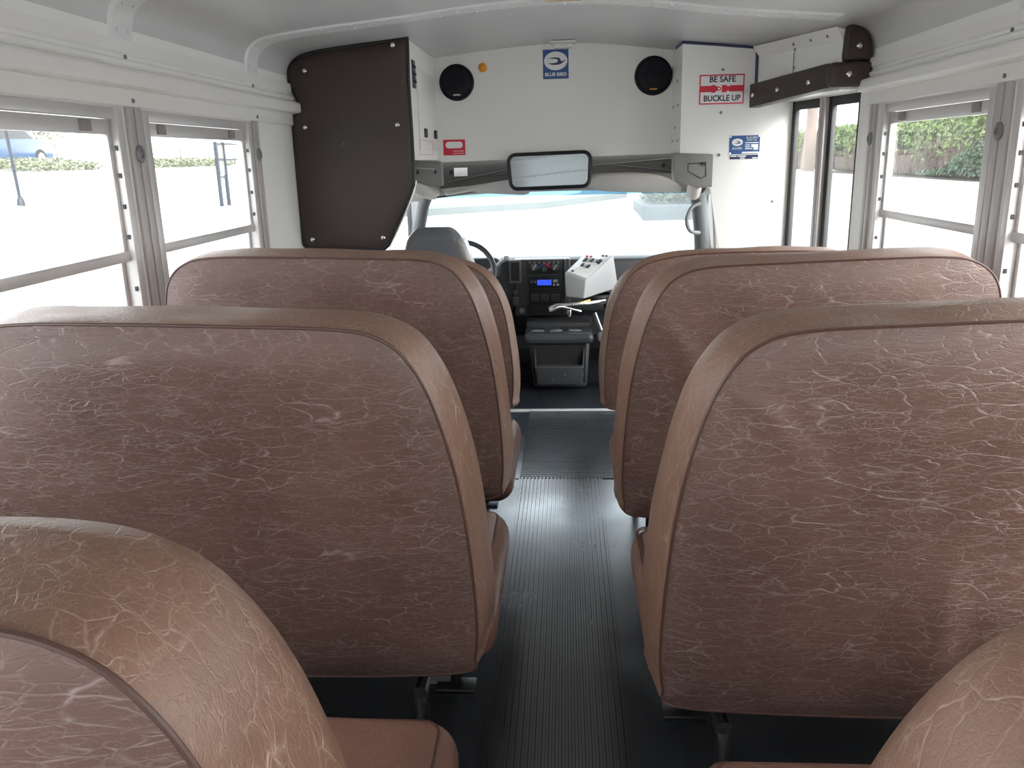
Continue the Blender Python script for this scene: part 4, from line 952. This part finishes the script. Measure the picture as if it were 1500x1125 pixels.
# right hedge
def hz(y): return .42 + .01*(28-y)
HX0, HX1 = 10.0, 12.2
def hedge(HY0, HY1, nl, nt_, label):
    hd = thing('hedge', (11, (HY0+HY1)/2, .48), label, 'hedge')
    gc = G()
    def core(q):
        k_ = noise.noise(Vector((q.x*.6, q.y*.8, q.z*.8))); q.x += .15*k_; q.z = max(.48, q.z + .10*k_); return q
    gc.rcube(HX0+.22, HX1-.1, HY0, HY1, .48, 2.0, .35, 26, fn=core); obj('twig_mass', gc, 'twig', hd)
    def hl():
        y = random.uniform(HY0, HY1); r_ = random.random()
        bul = .18*noise.noise(Vector((y*.7, 1.3, 0))); top = 2.10 + .14*noise.noise(Vector((y*.9, 4.0, 0)))
        if r_ < .36: return (random.uniform(HX0-.05, HX1), y, top + random.uniform(-.18, .08)), (0,0,1)
        z = top - abs(random.gauss(0, .40)) - .02
        if z < .7: z = random.uniform(1.2, top)
        clump = noise.noise(Vector((y*2.2, z*3, 7)))
        return (HX0 - .02 + bul*.6 - .12*clump + random.uniform(-.10, .14) + max(0, (z-1.75))*.3, y, z), (-1,0,.2)
    g = G(); leaves(g, hl, nl, .115); obj('foliage', g, 'leaf', hd)
    g = G()
    for _ in range(nt_):
        y = random.uniform(HY0, HY1); z0 = random.uniform(.52, 1.35); x = HX0 + random.uniform(-.02, .24); l = random.uniform(.2, .55)
        a = Vector((x, y, z0)); b_ = a + Vector((random.uniform(-.12,.05), random.uniform(-.4,.4), l)); w = Vector((0, .009, 0))
        g.add([a-w, a+w, b_+w*.4, b_-w*.4], [(0,1,2,3)])
    obj('twigs', g, 'bark', hd)
hedge(10.0, 34.6, 24000, 5000, 'long clipped green hedge outside the right window, brown twigs low down')
hedge(37.6, 43.0, 2500, 300, 'short piece of green hedge left of the bare trunk, seen through entry door')
g = G()
def il():
    y = random.gauss(20.6, 1.3) if random.random() < .6 else random.uniform(14, 24); h = max(.05, random.uniform(0, .75)*math.exp(-((y-20.6)/1.6)**2) + random.uniform(0,.12)); return (HX0 - .2 + random.uniform(-.25, .02), y, .56 + h), (-1,0,.5)
leaves(g, il, 2600, .10); tag(obj('ivy', g, 'ivy'), 'dark green ivy spreading at the foot of the hedge', 'ivy', kind='stuff')
tag(obj('planting_bed', G().box(9.53, 13, 8, 35.3, .0, .47), 'soil'), 'brown soil bed under the hedge', 'bed')
kerb('kerb', [(9.4, 6), (9.4, 20), (9.4, 32), (9.35, 37), (9.1, 40), (8.9, 43)], .22, .14, 'pale concrete kerb along the foot of the hedge')
t = thing('street_tree', (10.0, 36.0, .3), 'bare tree trunk standing at the hedge, seen through the entry door', 'tree')
obj('trunk', G().tube([(9.95,36,.2),(9.97,36,1.4),(10.02,36,2.6),(10.0,36,4.5),(10.1,36,7)], [.30,.24,.22,.2,.15], 12), 'bark', t)
g = G(); leaves(g, lambda: ((10+random.gauss(0,1.4), 36+random.gauss(0,1.4), 8+max(-2.5, random.gauss(0,1.1))), (0,0,1)), 1500, .35); obj('crown', g, 'tree', t)
def building(name, x0, x1, y0, y1, z0, z1, label, n):
    t = thing(name, ((x0+x1)/2, (y0+y1)/2, z0), label, 'building'); obj('wall', G().box(x0, x1, y0, y1, z0, z1), 'pale_wall', t); obj('roof', G().box(x0-.4, x1+.4, y0-.4, y1+.4, z1, z1+.35), 'roofing', t)
    for i in range(n):
        yy = y0 + (y1-y0)*(i+.5)/n; s_ = x0 if x0 > 0 else x1; e = -1 if x0 > 0 else 1
        obj('window', G().box(s_, s_+e*.05, yy-.8, yy+.8, z0+1.2, z0+2.6), 'carglass', t)
building('low_building', 22, 32, 24, 52, .3, 4.6, 'pale low building with dark windows beyond the hedge', 6)
# left: road kerbs, grass, railing, car, gate, sign
kerb('kerb', [(-15.6, 12), (-15.6, 20), (-15.6, 30), (-15.6, 46), (-15.6, 70)], .3, .12, 'long pale kerb beyond the left windows')
g = G()
def gl_():
    y = random.choice([random.uniform(24.3, 28.8), random.uniform(31.2, 41), random.uniform(31.2,41)]); x = random.uniform(-17.2, -15.9); return (x, y, gz(x, y) + random.uniform(.05, .32)), (0,0,1)
leaves(g, gl_, 7000, .11, .1); tag(obj('grass', g, 'grass'), 'low grass strip behind the kerb outside the left windows', 'grass', kind='stuff')
rl = thing('guard_railing', (-22, 40, gz(-22,40)), 'thin metal road railing in the distance outside the left windows', 'railing')
for z in (.55, .85): obj('rail', G().box(-22.03, -21.97, 27, 75, gz(-22,40)+z, gz(-22,40)+z+.06), 'alu_dark', rl)
for y in range(28, 76, 4): obj('rail_post', G().box(-22.05, -21.95, y-.05, y+.05, gz(-22,40)-.1, gz(-22,40)+.9), 'alu_dark', rl)
def car(loc, label, paint):
    X, Y, Z = loc; t = thing('parked_car', loc, label, 'car')
    pr = [(-2.15,.32),(-2.2,.62),(-2.05,.82),(-1.35,.92),(-.75,1.36),(.55,1.42),(1.25,1.0),(2.0,.9),(2.18,.68),(2.15,.32)]
    obj('body', G().prism([(X-.85, Y+a, Z+b_) for a, b_ in pr], (1.7,0,0)), paint, t, bevel=.06, seg=3)
    wn = [(-1.15,.95),(-.7,1.29),(.5,1.34),(1.05,1.0)]
    obj('side_window', G().prism([(X+.852, Y+a, Z+b_) for a, b_ in wn], (.006,0,0)), 'carglass', t)
    for yy in (-1.35, 1.35):
        for e in (-1, 1):
            w = obj('wheel', G().lathe([(.2,.0),(.31,.0),(.33,-.03),(.33,-.2),(.2,-.2)], (X+e*.87, Y+yy, Z+.33), (e,0,0), 20), 'tyre', t)
            obj('hubcap', G().disc((X+e*.87, Y+yy, Z+.33), (e,0,0), .2, .02, 16), 'hub', w)
car((-19.5, 28.2, gz(-19.5, 28)), 'blue parked car at the far left outside the window', 'carpaint')
t = thing('sign_post', (-12, 18, gz(-12,18)), 'slim dark sign post outside the nearest left window', 'post')
obj('pole', G().tube([(-12,18.0,gz(-12,18)-.1),(-12,17.9,2.6)], .035, 8), 'darkblue_metal', t); obj('foot', G().lathe([(.09,0),(.08,.12),(.035,.2)], (-12,18,gz(-12,18)), (0,0,1), 12), 'darkblue_metal', t)
GX, GY = -9.1, 22.0; gz0 = gz(-8.9, 23)+.2
t = thing('metal_gate', (GX, GY, gz0), 'dark blue metal gate frame outside the second left window', 'gate')
for yy in (21.95, 22.45): obj('gate_post', G().box(GX-.04, GX+.04, yy-.04, yy+.04, gz0, gz0+1.65), 'darkblue_metal', t)
for zz in (.75, 1.2, 1.6): obj('gate_rail', G().box(GX-.025, GX+.025, 21.95, 25.3 if zz > 1 else 22.45, gz0+zz-.025, gz0+zz+.025), 'darkblue_metal', t)
obj('gate_panel', G().box(GX-.01, GX+.01, 21.95, 22.45, gz0+.8, gz0+1.6), 'alu_dark', t)
obj('gate_post', G().box(GX-.05, GX+.05, 25.2, 25.3, gz0, gz0+1.7), 'alu', t)
tag(obj('kerb_island', G().rcube(-9.6, -8.2, 21.3, 25.6, gz(-8.9,23)-.3, gz(-8.9,23)+.2, .12, 8), 'concrete'), 'grey concrete kerb island under the metal gate', 'kerb')
t = thing('street_tree', (-27, 40, gz(-27,40)), 'leafy tree at the far left above the blue car', 'tree')
obj('trunk', G().tube([(-27,40,1.2),(-27,40,3.0)], [.25,.18], 10), 'bark', t)
g = G(); leaves(g, lambda: ((-27+random.gauss(0,1.0), 40+random.gauss(0,1.6), 3.7+random.gauss(0,.55)), (0,0,1)), 3000, .24); obj('crown', g, 'tree', t)
# ahead: kerb strip, planter
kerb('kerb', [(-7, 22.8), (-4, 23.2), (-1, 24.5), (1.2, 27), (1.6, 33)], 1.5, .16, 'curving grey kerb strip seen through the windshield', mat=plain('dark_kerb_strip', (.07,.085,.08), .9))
t = thing('low_planter', (2.7, 21.5, gz(2.7,21.5)), 'low grey planter with shrubs seen through windshield right side', 'planter')
pz = gz(2.7, 21.5)
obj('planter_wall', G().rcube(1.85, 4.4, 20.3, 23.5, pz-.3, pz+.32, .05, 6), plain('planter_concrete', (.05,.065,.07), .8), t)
g = G(); leaves(g, lambda: ((random.uniform(2.0,4.3), random.uniform(20.5,23.3), pz+.36+random.uniform(0,.3)), (0,0,1)), 1400, .16); obj('shrub_foliage', g, 'ivy', t)

# ------------------------------------------------------------------ light
w = bpy.data.worlds.new('overcast_sky'); sc.world = w; w.use_nodes = True; nt = w.node_tree
bg = nt.nodes['Background']; tc = N(nt, 'ShaderNodeTexCoord'); sp = N(nt, 'ShaderNodeSeparateXYZ'); L(nt, tc.outputs['Generated'], sp.inputs[0])
f = maprange(nt, sp.outputs[2], 0, .9, 0, 1); cl = noisetex(nt, tc.outputs['Generated'], 2.2, 4)
c1 = mix(nt, f, (1.0, 1.0, 1.0), (.86, .92, 1.0)); c2 = mix(nt, maprange(nt, cl.outputs[0], .4, .6, 0, .25), c1, (.9, .93, .97)); L(nt, c2, bg.inputs[0])
bg.inputs[1].default_value = 5.0
sd = bpy.data.lights.new('sun', 'SUN'); so = bpy.data.objects.new('sun', sd); COL.objects.link(so)
sd.energy = 7; sd.angle = math.radians(35); sd.color = (1, .96, .9)
so.rotation_euler = Vector((-.52, .60, -.34)).to_track_quat('-Z', 'Y').to_euler()   # hazy light from the right rear
sc.view_settings.view_transform = 'Standard'; sc.view_settings.look = 'None'; sc.view_settings.exposure = 0.62; sc.view_settings.gamma = 1.0
sc.cycles.max_bounces = 9; sc.cycles.diffuse_bounces = 5; sc.cycles.transparent_max_bounces = 12; sc.cycles.use_denoising = True; sc.cycles.sample_clamp_indirect = 8
